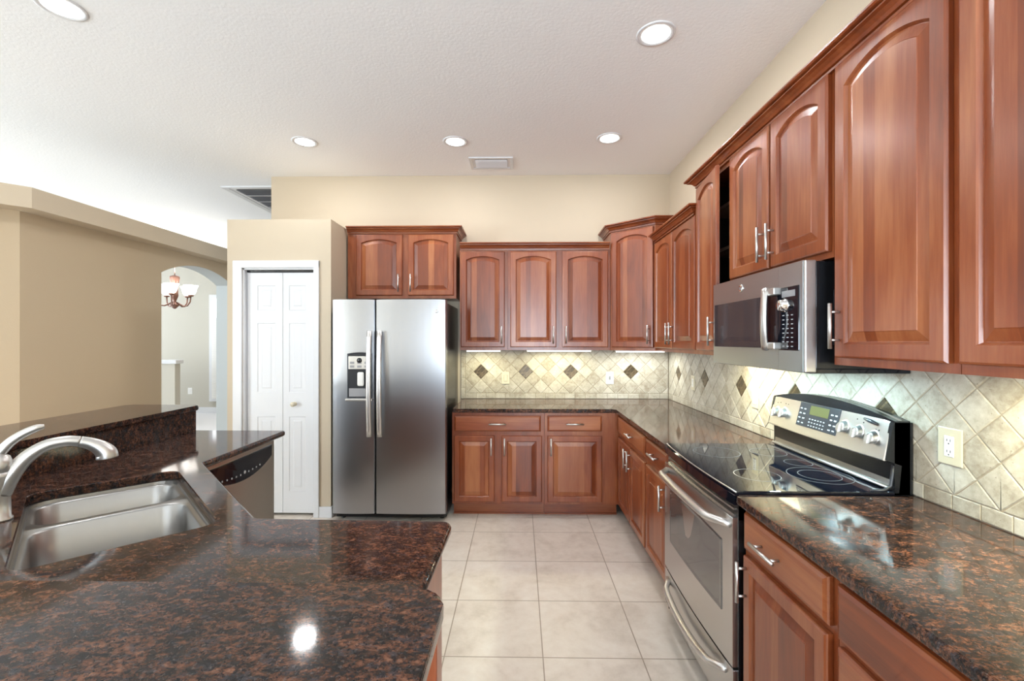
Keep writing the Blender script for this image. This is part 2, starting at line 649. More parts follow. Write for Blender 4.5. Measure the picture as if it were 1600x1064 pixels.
# arch spandrel
w = A1 - A0
ri = ZP - ZS
R = (w * w / 4 + ri * ri) / (2 * ri)
cy_, cz_ = (A0 + A1) / 2, ZP - R
arc = []
for i in range(25):
    y = A0 + w * i / 24
    arc.append((y, cz_ + math.sqrt(R * R - (y - cy_) ** 2)))
poly = arc + [(A1, 2.31), (A0, 2.31)]
b.prism(poly, XL - TH, XL, xf=lambda x, y, z: (z, x, y))
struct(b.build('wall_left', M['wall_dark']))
b = B()
ins = [(A0 + 0.0, 0.0)] + arc + [(A1, 0.0)]
inn = [(A0 + 0.003, 0.0)] + [(min(max(y, A0 + 0.003), A1 - 0.003), z - 0.003) for y, z in arc] + [(A1 - 0.003, 0.0)]
for i in range(len(ins) - 1):
    q = [ins[i], ins[i + 1], inn[i + 1], inn[i]]
    b.loops([[(XL - TH + 0.002, y, z) for y, z in q], [(XL - 0.004, y, z) for y, z in q]])
struct(b.build('trim_arch_reveal', M['reveal']))
b = B()
b.prism([(XF, 2.90), (XF, 8.9), (XL - TH - 0.1, 8.9), (XL - TH - 0.1, 3.1), (XF - 2.8, 0.36), (XF - 2.6, 0.30)], 2.31, LEDGE)
struct(b.build('trim_ledge', M['wall']))

# dining room beyond the arch
slab('wall_dining', M['greige'], (-10.5, 0.2, 9.0, 9.12, 0, HC))
b = B()
b.box(-8.6, -5.76, 7.50, 7.62, 0, 1.06)
struct(b.build('wall_half', M['greige']))
b = B()
b.box(-8.62, -5.72, 7.47, 7.65, 1.06, 1.125, bev=0.01)
struct(b.build('trim_cap', M['trim']))
b = B()
b.box(-10.4, 0.1, 8.985, 9.0, 0, 0.115)
struct(b.build('baseboard_dining', M['trim']))
# tall window on the far dining wall
b = B()
b.box(-6.17, -5.2, 8.93, 9.0, 0.24, 2.36)
o = struct(b.build('window_1', M['trim']))
b = B()
b.box(-6.09, -5.3, 8.915, 8.935, 1.90, 2.28)
b.build('upper_pane', M['sky_glass'], o)
b = B()
for i in range(46):
    b.box(-6.10, -5.3, 8.905, 8.925, 0.30 + i * 0.0345, 0.30 + i * 0.0345 + 0.03)
b.build('blind', M['white_plastic'], o)
b = B()
b.box(PX1 - 0.12, PX1 + 0.012, PY - 0.012, PY, 0, 0.09, bev=0.003)
b.box(PX0 - 0.012, OX0 - 0.08, PY - 0.012, PY, 0, 0.09, bev=0.003)
b.box(PX1, PX1 + 0.012, PY, YB - 0.3, 0, 0.09, bev=0.003)
struct(b.build('baseboard_pantry', M['trim']))

# ------------------------------------------------------------------ pantry door
b = B()
cw = 0.075
cx0, cx1, cz = -2.352, -1.640, 2.105
b.box(cx0, cx0 + cw, PY - 0.018, PY, 0, cz, bev=0.005)
b.box(cx1 - 0.045, cx1, PY - 0.018, PY, 0, cz, bev=0.005)
b.box(cx0, cx1, PY - 0.0185, PY, cz - 0.06, cz, bev=0.005)
b.box(OX0, OX0 + 0.012, PY, PY + 0.10, 0, OZ)
b.box(OX1 - 0.012, OX1, PY, PY + 0.10, 0, OZ)
b.box(OX0, OX1, PY, PY + 0.10, OZ - 0.012, OZ)
struct(b.build('trim_pantry_casing', M['trim']))


def rect_loop(x0, x1, z0, z1, y):
    return [(x0, y, z0), (x1, y, z0), (x1, y, z1), (x0, y, z1)]


def panel_leaf(name, x0, x1, z0, z1, yf, panels, parent, mat, t=0.033):
    """flat door leaf with moulded raised panels"""
    b = B()
    # body
    b.box(x0, x1, yf + 0.004, yf + t, z0, z1)
    xs = sorted({x0, x1} | {p[0] for p in panels} | {p[1] for p in panels})
    zs = sorted({z0, z1} | {p[2] for p in panels} | {p[3] for p in panels})
    for xa, xb in zip(xs, xs[1:]):
        for za, zb in zip(zs, zs[1:]):
            hole = any(p[0] <= xa + 1e-6 and xb <= p[1] + 1e-6 and p[2] <= za + 1e-6 and zb <= p[3] + 1e-6 for p in panels)
            if not hole:
                b.box(xa, xb, yf, yf + 0.0045, za, zb)
    for (a, c, d, e) in panels:
        b.loops([rect_loop(a, c, d, e, yf), rect_loop(a + 0.008, c - 0.008, d + 0.008, e - 0.008, yf + 0.007),
                 rect_loop(a + 0.022, c - 0.022, d + 0.022, e - 0.022, yf + 0.0072),
                 rect_loop(a + 0.042, c - 0.042, d + 0.042, e - 0.042, yf + 0.001)], close_first=False)
    return b.build(name, mat, parent)


door = empty('door_1', (0, 0, 0))
door['kind'] = 'structure'
yd = PY + 0.035
xm = -1.962
zt, zb = 2.012, 0.022
for (xa, xb) in ((OX0 + 0.016, xm - 0.002), (xm + 0.002, OX1 - 0.014)):
    px0, px1 = xa + 0.085, xb - 0.06
    if xa > -2.0:
        px0, px1 = xa + 0.05, xb - 0.085
    panel_leaf('leaf', xa, xb, zb, zt, yd, [(px0, px1, 1.70, 1.905), (px0, px1, 1.02, 1.595), (px0, px1, 0.20, 0.82)], door, M['trim'])
b = B()
b.lathe([(0.0, -0.052), (0.014, -0.05), (0.02, -0.04), (0.019, -0.03), (0.010, -0.02), (0.010, -0.006), (0.018, -0.004), (0.018, 0.0)], (-1.862, yd, 0.925), 20, axis='y')
b.build('knob', M['ivory'], door)
b = B()
b.box(OX0 + 0.012, OX1 - 0.012, yd + 0.002, yd + 0.03, 2.018, 2.033)
b.build('track', M['black'], door)

# ------------------------------------------------------------------ cabinet parts
def arch_loop(x0, x1, z0, z1, rise, y, n=14, inset=0.0, base=None):
    """closed loop: bottom-left, bottom-right, right spring .. arch .. left spring"""
    bx0, bx1, bz0, bz1, brise = base or (x0, x1, z0, z1, rise)
    xa, xb, za = x0 + inset, x1 - inset, z0 + inset
    pts = [(xa, y, za), (xb, y, za)]
    w = x1 - x0
    if rise > 0:
        R = (w * w / 4 + rise * rise) / (2 * rise)
        cx, cz = (x0 + x1) / 2, z1 - R
        for i in range(n + 1):
            x = xb + (xa - xb) * i / n
            z = cz + math.sqrt(max(0, (R - inset) ** 2 - (x - cx) ** 2))
            pts.append((x, y, z))
    else:
        for i in range(n + 1):
            pts.append((xb + (xa - xb) * i / n, y, z1 - inset))
    return pts


def flat_loop(x0, x1, z0, z1, y, n=14, like=None):
    pts = [(x0, y, z0), (x1, y, z0)]
    for i in range(n + 1):
        x = x1 + (x0 - x1) * i / n
        pts.append((x, y, z1))
    return pts


def cab_door(x0, x1, z0, z1, yf, parent, rise=0.0, name='door', stile=0.048, t=0.02, deep=0.029):
    b = B()
    n = 14
    ix0, ix1, iz0 = x0 + stile, x1 - stile, z0 + stile
    iz1 = z1 - (0.042 if rise > 0 else stile)
    lp = [flat_loop(x0, x1, z0, z1, yf + t, n),
          flat_loop(x0, x1, z0, z1, yf + 0.007, n),
          flat_loop(x0 + 0.002, x1 - 0.002, z0 + 0.002, z1 - 0.002, yf + 0.003, n),
          flat_loop(x0 + 0.007, x1 - 0.007, z0 + 0.007, z1 - 0.007, yf, n),
          arch_loop(ix0, ix1, iz0, iz1, rise, yf, n, -0.001),
          arch_loop(ix0, ix1, iz0, iz1, rise, yf + 0.004, n, 0.002),
          arch_loop(ix0, ix1, iz0, iz1, rise, yf + 0.011, n, 0.006),
          arch_loop(ix0, ix1, iz0, iz1, rise, yf + 0.011, n, 0.009),
          arch_loop(ix0, ix1, iz0, iz1, rise, yf + 0.003, n, 0.009 + deep),
          arch_loop(ix0, ix1, iz0, iz1, rise, yf + 0.001, n, 0.011 + deep)]
    b.loops(lp, [0, 0, 0, 0, 0, 0, 1, 1, 1, 1])
    return b.build(name, [M['wood'], M['panel']], parent)


def drawer_front(x0, x1, z0, z1, yf, parent, t=0.02):
    b = B()
    b.loops([rect_loop(x0, x1, z0, z1, yf + t), rect_loop(x0, x1, z0, z1, yf + 0.010),
             rect_loop(x0 + 0.003, x1 - 0.003, z0 + 0.003, z1 - 0.003, yf + 0.005),
             rect_loop(x0 + 0.012, x1 - 0.012, z0 + 0.012, z1 - 0.012, yf + 0.001),
             rect_loop(x0 + 0.014, x1 - 0.014, z0 + 0.014, z1 - 0.014, yf)], [0, 0, 0, 1, 1])
    return b.build('drawer', [M['wood_h'], M['drawer']], parent)


def pull(cx, cz, yf, parent, vertical=True, ln=0.155):
    """bar pull on two standoffs; yf is the face it is screwed to"""
    b = B()
    h = ln / 2
    sp = 0.048
    if vertical:
        b.tube([(cx, yf - 0.032, cz - h), (cx, yf - 0.032, cz + h)], 0.0062, 14)
        for s in (-sp, sp):
            b.tube([(cx, yf + 0.0005, cz + s), (cx, yf - 0.032, cz + s)], 0.0045, 10)
    else:
        b.tube([(cx - h, yf - 0.032, cz), (cx + h, yf - 0.032, cz)], 0.0062, 14)
        for s in (-sp, sp):
            b.tube([(cx + s, yf + 0.0005, cz), (cx + s, yf - 0.032, cz)], 0.0045, 10)
    return b.build('handle', M['nickel'], parent)


def carcass(x0, x1, y0, y1, z0, z1, parent, frames, name='body', shelves=()):
    """open-fronted box (front at y0) with a face frame; frames = list of (x0,x1,z0,z1) openings"""
    b = B()
    t = 0.016
    yf = y0 + 0.019
    b.box(x0, x0 + t, yf, y1, z0, z1)
    b.box(x1 - t, x1, yf, y1, z0, z1)
    b.box(x0 + t, x1 - t, yf, y1, z0 + 0.004, z0 + 0.004 + t)
    b.box(x0 + t, x1 - t, yf, y1, z1 - t, z1)
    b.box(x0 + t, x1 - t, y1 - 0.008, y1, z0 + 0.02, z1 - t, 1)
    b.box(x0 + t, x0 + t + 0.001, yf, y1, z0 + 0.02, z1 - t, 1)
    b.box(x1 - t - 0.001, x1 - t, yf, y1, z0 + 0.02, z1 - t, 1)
    # face frame
    xs = sorted({x0, x1} | {f[0] for f in frames} | {f[1] for f in frames})
    zs = sorted({z0, z1} | {f[2] for f in frames} | {f[3] for f in frames})
    for xa, xb in zip(xs, xs[1:]):
        for za, zb2 in zip(zs, zs[1:]):
            hole = any(f[0] <= xa + 1e-6 and xb <= f[1] + 1e-6 and f[2] <= za + 1e-6 and zb2 <= f[3] + 1e-6 for f in frames)
            if not hole:
                b.box(xa, xb, y0, yf, za, zb2)
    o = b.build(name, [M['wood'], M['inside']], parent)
    return o


CROWN = [(0.0, 0.0), (0.012, 0.0), (0.013, 0.009), (0.008, 0.010), (0.008, 0.014), (0.016, 0.016), (0.021, 0.026), (0.032, 0.036), (0.043, 0.039),
         (0.044, 0.043), (0.039, 0.044), (0.039, 0.047), (0.053, 0.048), (0.057, 0.053), (0.057, 0.060), (0.0, 0.060)]


def crown(path, z, parent=None, name='crown'):
    b = B()
    b.sweep(path, [(o, z + h) for o, h in CROWN])
    return b.build(name, M['wood_h'], parent)


DT = 0.021  # door front stands this far before the face

# ---------- back wall uppers (root at left end of the face, local y=0 is the face)
def upper_back(name_label, x0, x1, z0, z1, doors, handles, group=None, rise=0.032):
    t = empty('wall_cabinet', (x0, UP_Y, z0), 0, name_label, 'cabinet', group)
    w, h = x1 - x0, z1 - z0
    ops = [(a - x0 + 0.012, c - x0 - 0.012, 0.035, h - 0.03) for a, c in doors]
    carcass(0, w, 0, YB - UP_Y - 0.002, 0, h, t, ops)
    for (a, c), hd in zip(doors, handles):
        d = cab_door(a - x0, c - x0, 0.026, h - 0.014, -DT, t, rise)
        pull(hd - x0, 0.026 + 0.108, -DT, d)
    return t


t = upper_back('cherry wall cabinet above the refrigerator with two short arched doors', -1.530, -0.562, 1.823, 2.402,
               [(-1.452, -1.040), (-0.988, -0.583)], [-1.068, -0.960], rise=0.032)
crown([(0.0, 0.0), (0.968, 0.0), (0.968, YB - UP_Y - 0.005)], 0.575, t)
upper_back('single door cherry wall cabinet just right of the refrigerator', -0.530, -0.106, 1.365, 2.250, [(-0.520, -0.131)], [-0.158])
upper_back('two door cherry wall cabinet left of the angled corner cabinet', -0.104, 0.800, 1.365, 2.250,
           [(-0.081, 0.324), (0.378, 0.778)], [0.296, 0.407])
b = B()
b.sweep([(-0.525, UP_Y), (0.790, UP_Y)], [(o, 2.2505 + h) for o, h in CROWN])
o = b.build('crown_moulding', M['wood_h'])
tag(o, 'straight cherry crown moulding over the three low doors on the back wall', 'moulding')

# ---------- angled corner upper
t = empty('corner_wall_cabinet', (0.803, UP_Y, 1.365), 0, 'tall angled corner wall cabinet in cherry with one arched door', 'cabinet')
cl = math.hypot(UP_X - 0.803, UP_Y - 3.737)
b = B()
poly = [(0, 0), (UP_X - 0.803, 3.737 - UP_Y), (XW - 0.805, 3.737 - UP_Y), (XW - 0.805, YB - UP_Y - 0.002), (0, YB - UP_Y - 0.002)]
b.prism(poly, 0, 1.035)
b.build('body', M['wood'], t)
tt = math.atan2(3.737 - UP_Y, UP_X - 0.803)
d = cab_door(0.022, cl - 0.012, 0.026, 1.022, -DT, t, 0.038)
d.rotation_euler = (0, 0, tt)
pull(cl - 0.045, 0.134, -DT, d)
crown([(0.0, YB - UP_Y - 0.005), (0.0, 0.0), (UP_X - 0.803, 3.737 - UP_Y), (UP_X - 0.803 + 0.25, 3.737 - UP_Y)], 1.035, t)

# ---------- right wall uppers: root at far end of the face, local +x runs towards the camera (world -Y)
def upper_right(label, ya, yb, z0, z1, doors, handles, rise=0.040, ops=None, rail=0.026, hz=0.108, top=0.014):
    t = empty('wall_cabinet', (UP_X, ya, z0), -PI / 2, label, 'cabinet')
    w, h = ya - yb, z1 - z0
    if ops is None:
        ops = [(ya - a + 0.012, ya - c - 0.012, 0.035, h - 0.03) for a, c in doors]
    carcass(0, w, 0, XW - UP_X - 0.002, 0, h, t, ops)
    ds = []
    for (a, c), hd in zip(doors, handles):
        d = cab_door(ya - a, ya - c, rail, h - top, -DT, t, rise)
        if hd is not None:
            pull(ya - hd, rail + hz, -DT, d)
        ds.append(d)
    return t, ds


t, _ = upper_right('low two door cherry wall cabinet right of the angled corner cabinet', 3.735, 2.842, 1.365, 2.245,
                   [(3.695, 3.283), (3.273, 2.855)], [3.315, 3.240])
crown([(0.0, 0.0), (0.835, 0.0), (0.835, 0.05)], 0.880, t)
# tall cabinet with the door standing ajar
t, _ = upper_right('tall cherry wall cabinet left of the microwave with its door ajar and dark shelves showing', 2.840, 2.402, 1.365, 2.410, [], [],
                   ops=[(0.03, 0.425, 0.035, 1.01)])
hx = 0.010
d = cab_door(0.0, 0.394, 0.026, 1.020, 0.0, t, 0.038)
d.location = (hx, -DT, 0)
d.rotation_euler = (0, 0, -math.radians(6.5))
pull(0.365, 0.134, 0.0, d)
for z in (0.595, 0.838):
    b = B()
    b.box(0.018, 0.42, 0.05, 0.30, z, z + 0.018, 0)
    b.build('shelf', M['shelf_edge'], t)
upper_right('short cherry wall cabinet directly above the microwave with two arched doors', 2.400, 1.622, 1.745, 2.410,
            [(2.383, 2.014), (1.998, 1.632)], [2.043, 1.969], rise=0.040, rail=0.022)
upper_right('tall cherry wall cabinet just right of the microwave with one wide arched door', 1.620, 1.161, 1.365, 2.410, [(1.594, 1.179)], [1.566], rise=0.047)
upper_right('nearest tall cherry wall cabinet at the right edge of the photo', 1.159, 0.40, 1.365, 2.410, [(1.150, 0.785), (0.775, 0.41)], [None, None], rise=0.047)
b = B()
b.sweep([(XW - 0.005, 2.840), (UP_X, 2.840), (UP_X, 0.40)], [(o * 1.2, 2.3968 + h * 0.95) for o, h in CROWN])
o = b.build('crown_moulding', M['wood_h'])
tag(o, 'long cherry crown moulding running over the tall right wall cabinets and microwave cabinet', 'moulding')

# ------------------------------------------------------------------ base cabinets
def base_cab(label, loc, rz, w, depth, fronts, toe=0.09, zt=0.862, group=None, ztoe=0.112, openings=()):
    """fronts: list of ('door'|'drawer', x0,x1,z0,z1, handle_x or None)"""
    t = empty('base_cabinet', loc, rz, label, 'cabinet', group)
    b = B()
    b.box(0, w, 0.0, depth, ztoe, zt)
    b.build('body', M['wood'], t)
    b = B()
    b.box(0, w, toe, toe + 0.016, 0.0, ztoe)
    b.box(0, w, toe - 0.012, toe, 0.0, 0.012)
    b.build('toe_kick', M['wood_h'], t)
    for f in fronts:
        if f[0] == 'door':
            d = cab_door(f[1], f[2], f[3], f[4], -DT, t, 0.0, stile=0.045)
            if f[5] is not None:
                pull(f[5], f[4] - 0.085, -DT, d, True, 0.14)
        else:
            d = drawer_front(f[1], f[2], f[3], f[4], -DT, t)
            if f[5] is not None:
                pull(f[5], (f[3] + f[4]) / 2, -DT, d, False, 0.14)
    return t


bx = -0.552
dep = YB - BASE_Y - 0.003
base_cab('two door cherry base cabinet with one wide drawer beside the refrigerator', (bx, BASE_Y, 0), 0, 0.755, dep,
         [('drawer', -0.533 - bx, 0.173 - bx, 0.708, 0.836, -0.18 - bx), ('door', -0.536 - bx, -0.205 - bx, 0.133, 0.674, -0.230 - bx),
          ('door', -0.146 - bx, 0.182 - bx, 0.133, 0.674, -0.122 - bx)])
bx = 0.205
base_cab('one door cherry base cabinet in the back run next to the inner corner', (bx, BASE_Y, 0), 0, BASE_X - bx - 0.001, dep,
         [('drawer', 0.228 - bx, 0.669 - bx, 0.710, 0.837, 0.448 - bx), ('door', 0.228 - bx, 0.670 - bx, 0.133, 0.673, 0.254 - bx)])
y0 = 3.718
dpx = XW - BASE_X - 0.003
base_cab('two door cherry base cabinet on the right run by the inner corner', (BASE_X, y0, 0), -PI / 2, y0 - 2.882, dpx,
         [('drawer', y0 - 3.665, y0 - 2.900, 0.710, 0.840, y0 - 3.23), ('door', y0 - 3.665, y0 - 3.285, 0.133, 0.674, y0 - 3.330),
          ('door', y0 - 3.275, y0 - 2.900, 0.133, 0.674, y0 - 3.230)])
y0 = 2.880
base_cab('one door cherry base cabinet immediately left of the range', (BASE_X, y0, 0), -PI / 2, y0 - 2.432, dpx,
         [('drawer', y0 - 2.866, y0 - 2.450, 0.710, 0.840, y0 - 2.65), ('door', y0 - 2.866, y0 - 2.450, 0.133, 0.674, y0 - 2.485)])
y0 = 1.640
base_cab('one door cherry base cabinet immediately right of the range', (BASE_X, y0, 0), -PI / 2, y0 - 1.166, dpx,
         [('drawer', y0 - 1.622, y0 - 1.184, 0.715, 0.842, y0 - 1.445), ('door', y0 - 1.622, y0 - 1.186, 0.133, 0.692, y0 - 1.597)])
y0 = 1.164
base_cab('nearest cherry base cabinet with stacked drawers in the lower right corner of the photo', (BASE_X, y0, 0), -PI / 2, y0 - 0.40, dpx,
         [('drawer', y0 - 1.150, y0 - 0.42, 0.705, 0.842, None), ('drawer', y0 - 1.150, y0 - 0.42, 0.42, 0.685, None),
          ('drawer', y0 - 1.150, y0 - 0.42, 0.133, 0.40, None)])


# ------------------------------------------------------------------ worktops
def rounded(poly, radii, n=6):
    out = []
    k = len(poly)
    for i in range(k):
        p = Vector(poly[i])
        r = radii.get(i, 0)
        if r <= 0:
            out.append((p.x, p.y))
            continue
        a = (Vector(poly[i - 1]) - p).normalized()
        c = (Vector(poly[(i + 1) % k]) - p).normalized()
        ang = a.angle(c)
        dd = r / math.tan(ang / 2)
        ctr = p + (a + c).normalized() * (r / math.sin(ang / 2))
        v0 = p + a * dd - ctr
        v1 = p + c * dd - ctr
        a0 = math.atan2(v0.y, v0.x)
        da = math.atan2(v1.y, v1.x) - a0
        while da > PI:
            da -= 2 * PI
        while da < -PI:
            da += 2 * PI
        for j in range(n + 1):
            q = a0 + da * j / n
            out.append((ctr.x + r * math.cos(q), ctr.y + r * math.sin(q)))
    return out


EY, EX = 3.685, 0.775
b = B()
pl = rounded([(-0.545, EY), (EX, EY), (EX, 2.432), (XW - 0.001, 2.432), (XW - 0.001, YB - 0.001), (-0.545, YB - 0.001)], {0: 0.01, 1: 0.03, 2: 0.01})
b.prism(pl, ZC - 0.032, ZC, bev_top=0.010, bev_bot=0.008)
o = b.build('granite_worktop', M['granite'])
tag(o, 'L-shaped brown granite worktop running from the refrigerator round to the range', 'worktop')
b = B()
pl = rounded([(EX, 0.38), (XW - 0.001, 0.38), (XW - 0.001, 1.645), (EX, 1.645)], {3: 0.012})
b.prism(pl, ZC - 0.032, ZC, bev_top=0.010, bev_bot=0.008)
o = b.build('granite_worktop', M['granite'])
tag(o, 'straight brown granite worktop at right in front of the duplex outlet', 'worktop')

# ------------------------------------------------------------------ stone backsplashes
def clip(poly, axis, val, keep_less):
    out = []
    k = len(poly)
    for i in range(k):
        p, q = poly[i], poly[(i + 1) % k]
        ip = (p[axis] <= val) if keep_less else (p[axis] >= val)
        iq = (q[axis] <= val) if keep_less else (q[axis] >= val)
        if ip:
            out.append(p)
        if ip != iq:
            f = (val - p[axis]) / (q[axis] - p[axis])
            out.append((p[0] + f * (q[0] - p[0]), p[1] + f * (q[1] - p[1])))
    return out


def shrink(poly, d):
    n = len(poly)
    out = []
    for i in range(n):
        p0, p1, p2 = Vector(poly[i - 1]), Vector(poly[i]), Vector(poly[(i + 1) % n])
        e1, e2 = (p1 - p0), (p2 - p1)
        if e1.length < 1e-5 or e2.length < 1e-5:
            return None
        e1.normalize()
        e2.normalize()
        n1, n2 = Vector((-e1.y, e1.x)), Vector((-e2.y, e2.x))
        bb = n1 + n2
        den = bb.dot(n1)
        if abs(den) < 0.05:
            return None
        q = p1 + bb * (d / den)
        out.append((q.x, q.y))
    return out


def parea(p):
    return 0.5 * sum(p[i][0] * p[(i + 1) % len(p)][1] - p[(i + 1) % len(p)][0] * p[i][1] for i in range(len(p)))


def backsplash(label, loc, rz, length, x_dec, decs, z0, z1, zd, left_border=0.0):
    """local x along the wall, face towards -y"""
    t = empty('stone_backsplash', loc, rz, label, 'backsplash')
    D = 0.1425
    bz = z0 + 0.052
    g = 0.0018
    yk = -0.004
    b = B()
    b.box(0, length, -0.0078, 0, z0, z1)
    b.build('grout_bed', M['grout'], t)
    tiles = B()

    def tile(bb, poly, yb, yt, bev):
        if len(poly) < 3 or parea(poly) < 2e-4:
            return
        a0 = shrink(poly, g)
        a1 = shrink(poly, g + bev)
        if not a0 or not a1 or parea(a1) <= 1e-5 or parea(a0) <= 0:
            return
        bb.loops([[(x, yb, z) for x, z in a0], [(x, yt + bev * 0.8, z) for x, z in a0], [(x, yt, z) for x, z in a1]], close_first=False)

    nmax = int(length / D) + 6
    for i in range(-nmax, 2 * nmax):
        for j in range(-nmax, 2 * nmax):
            cx = x_dec + D * (i + j) / 2
            cz = zd + D * (i - j) / 2
            if cx < -D or cx > length + D or cz < z0 - D or cz > z1 + D:
                continue
            if any(abs(cx - q) < 0.01 and abs(cz - zd) < 0.01 for q in decs):
                continue
            h = D / 2
            p = [(cx - h, cz), (cx, cz - h), (cx + h, cz), (cx, cz + h)]
            for ax, val, kl in ((0, left_border, False), (0, length, True), (1, bz, False), (1, z1, True)):
                p = clip(p, ax, val, kl)
                if len(p) < 3:
                    break
            if len(p) >= 3:
                # remove duplicate points
                pp = [p[k] for k in range(len(p)) if (Vector(p[k]) - Vector(p[k - 1])).length > 1e-4]
                if len(pp) >= 3:
                    tile(tiles, pp, yk, -0.0105 - random.random() * 0.0006, 0.0026)
    tiles.build('field_tiles', M['stone'], t)
    bo = B()
    x = left_border
    while x < length - 0.01:
        x2 = min(length, x + random.uniform(0.088, 0.108))
        tile(bo, [(x, z0 + 0.001), (x2, z0 + 0.001), (x2, bz), (x, bz)], yk, -0.011, 0.0018)
        x = x2
    if left_border > 0:
        z = z0
        while z < z1 - 0.01:
            z2 = min(z1, z + 0.1)
            tile(bo, [(0, z), (left_border, z), (left_border, z2), (0, z2)], yk, -0.011, 0.003)
            z = z2
    bo.build('border_tiles', M['stone'], t)
    for q in decs:
        h = D / 2 - 0.001
        bb = B()
        dl = [[(-h * s, yy, 0), (0, yy, -h * s), (h * s, yy, 0), (0, yy, h * s)] for s, yy in ((1, yk), (1, -0.009), (0.95, -0.011))]
        bb.loops(dl, close_first=False)
        oo = bb.build('accent_tile', M['mosaic'], t)
        oo.location = (q, 0, zd)
    return t


x0 = -0.562
backsplash('diagonal tumbled stone backsplash with mosaic diamonds on the back wall', (x0, YB - 0.001, 0), 0, XW - x0 - 0.014, -0.369 - x0,
           [-0.369 - x0 + k * 0.1425 for k in (0, 3, 6, 10)], ZC, 1.363, 1.1535, 0.042)
backsplash('diagonal tumbled stone backsplash with mosaic diamonds along the right wall', (XW - 0.001, YB - 0.013, 0), -PI / 2, YB - 0.012 - 0.38, YB - 0.012 - 4.067,
           [YB - 0.012 - 4.067 + k * 0.57 for k in range(7)], ZC, 1.363, 1.160)


# ------------------------------------------------------------------ wall plates
def wall_plate(name, label, cat, loc, rz, kind, mats, w=0.075, h=0.118, group=None):
    t = empty(name, loc, rz, label, cat, group)
    b = B()
    b.box(-w / 2, w / 2, -0.006, 0, -h / 2, h / 2, bev=0.003)
    b.build('cover_plate', mats[0], t)
    b = B()
    if kind == 'duplex':
        b.box(-0.017, 0.017, -0.0085, -0.005, -0.034, 0.034, bev=0.002)
        b.build('receptacle', mats[1], t)
        b = B()
        for s in (-1, 1):
            for q in (-1, 1):
                b.box(q * 0.006 - 0.001, q * 0.006 + 0.001, -0.0089, -0.0083, s * 0.018 - 0.002, s * 0.018 + 0.006)
            b.box(-0.002, 0.002, -0.0089, -0.0083, s * 0.018 - 0.011, s * 0.018 - 0.007)
        b.build('slots', M['dark_plastic'], t)
    elif kind == 'rocker':
        b.box(-0.016, 0.016, -0.010, -0.005, -0.033, 0.033, bev=0.003)
        b.build('rocker', mats[1], t)
    else:
        b.box(-0.005, 0.005, -0.017, -0.005, -0.002, 0.012, bev=0.002)
        b.box(-0.009, 0.009, -0.0075, -0.005, -0.018, 0.018, bev=0.001)
        b.build('toggle', mats[1], t)
    return t


ys = YB - 0.0115
iv = (M['ivory'], M['white_plastic'])
wall_plate('light_switch', 'rocker switch plate on the back stone backsplash nearer the refrigerator', 'light switch', (-0.133, ys, 1.093), 0, 'rocker', (M['ivory'], M['ivory']))
wall_plate('light_switch', 'small toggle switch plate on the back stone backsplash below the angled corner cabinet', 'light switch', (0.857, ys, 1.094), 0, 'toggle', (M['white_plastic'], M['grey_plastic']))
xs_ = XW - 0.0115
wall_plate('electrical_outlet', 'pale outlet plate on the right wall backsplash closest to the room corner', 'outlet', (xs_, 3.72, 1.105), -PI / 2, 'duplex', iv)
wall_plate('electrical_outlet', 'pale outlet plate on the backsplash just left of the range control panel', 'outlet', (xs_, 2.745, 1.103), -PI / 2, 'duplex', iv)
wall_plate('electrical_outlet', 'large ivory plate with white duplex outlet right of the range', 'outlet', (xs_, 1.512, 1.103), -PI / 2, 'duplex', iv, 0.084, 0.122)
wall_plate('electrical_outlet', 'small white outlet low on the dining room wall seen through the arch', 'outlet', (-6.60, 9.0, 0.44), 0, 'duplex', (M['white_plastic'], M['white_plastic']), 0.09, 0.13)

# ------------------------------------------------------------------ refrigerator
FX0, FX1, FY = -1.494, -0.584, 3.60
t = empty('refrigerator', ((FX0 + FX1) / 2, FY, 0), 0, 'stainless side-by-side refrigerator with black sides and an ice dispenser', 'refrigerator')
hw = (FX1 - FX0) / 2
b = B()
b.box(-hw + 0.004, hw - 0.004, 0.075, 0.735, 0.02, 1.755, bev=0.006)
b.build('case', M['black'], t)
b = B()
b.box(-hw + 0.01, hw - 0.01, 0.06, 0.10, 0.022, 0.066, bev=0.004)
for i in range(5):
    b.box(-hw + 0.03, hw - 0.03, 0.055, 0.062, 0.026 + i * 0.008, 0.030 + i * 0.008)
b.build('toe_grille', M['black'], t)
for s in (-1, 1):
    b = B()
    b.lathe([(0.018, 0), (0.018, 0.012), (0.008, 0.014), (0.008, 0.03)], (s * (hw - 0.05), 0.11, 0.0), 16)
    b.build('foot', M['black'], t)
# doors with a gently bowed front
gx = -1.149 - (FX0 + FX1) / 2
zt0, zt1 = 0.070, 1.777


def bowed_door(xa, xb, hole=None):
    b = B()
    n = 10

    def fy(x):
        u = (x - xa) / (xb - xa) * 2 - 1
        return -0.008 * (1 - u * u)
    pr = [(xa, 0.065), (xa, 0.012)]
    for i in range(n + 1):
        u = i / n
        x = xa + 0.006 + (xb - xa - 0.012) * u
        pr.append((x, fy(x)))
    pr += [(xb, 0.012), (xb, 0.065)]
    b.prism(pr, zt0, zt1, bev_top=0.004, bev_bot=0.004, seg=2)
    return b


b = bowed_door(-hw, gx - 0.004)
lo = b.build('freezer_door', M['steel'], t)
b = bowed_door(gx + 0.004, hw)
ro = b.build('fresh_food_door', M['steel'], t)


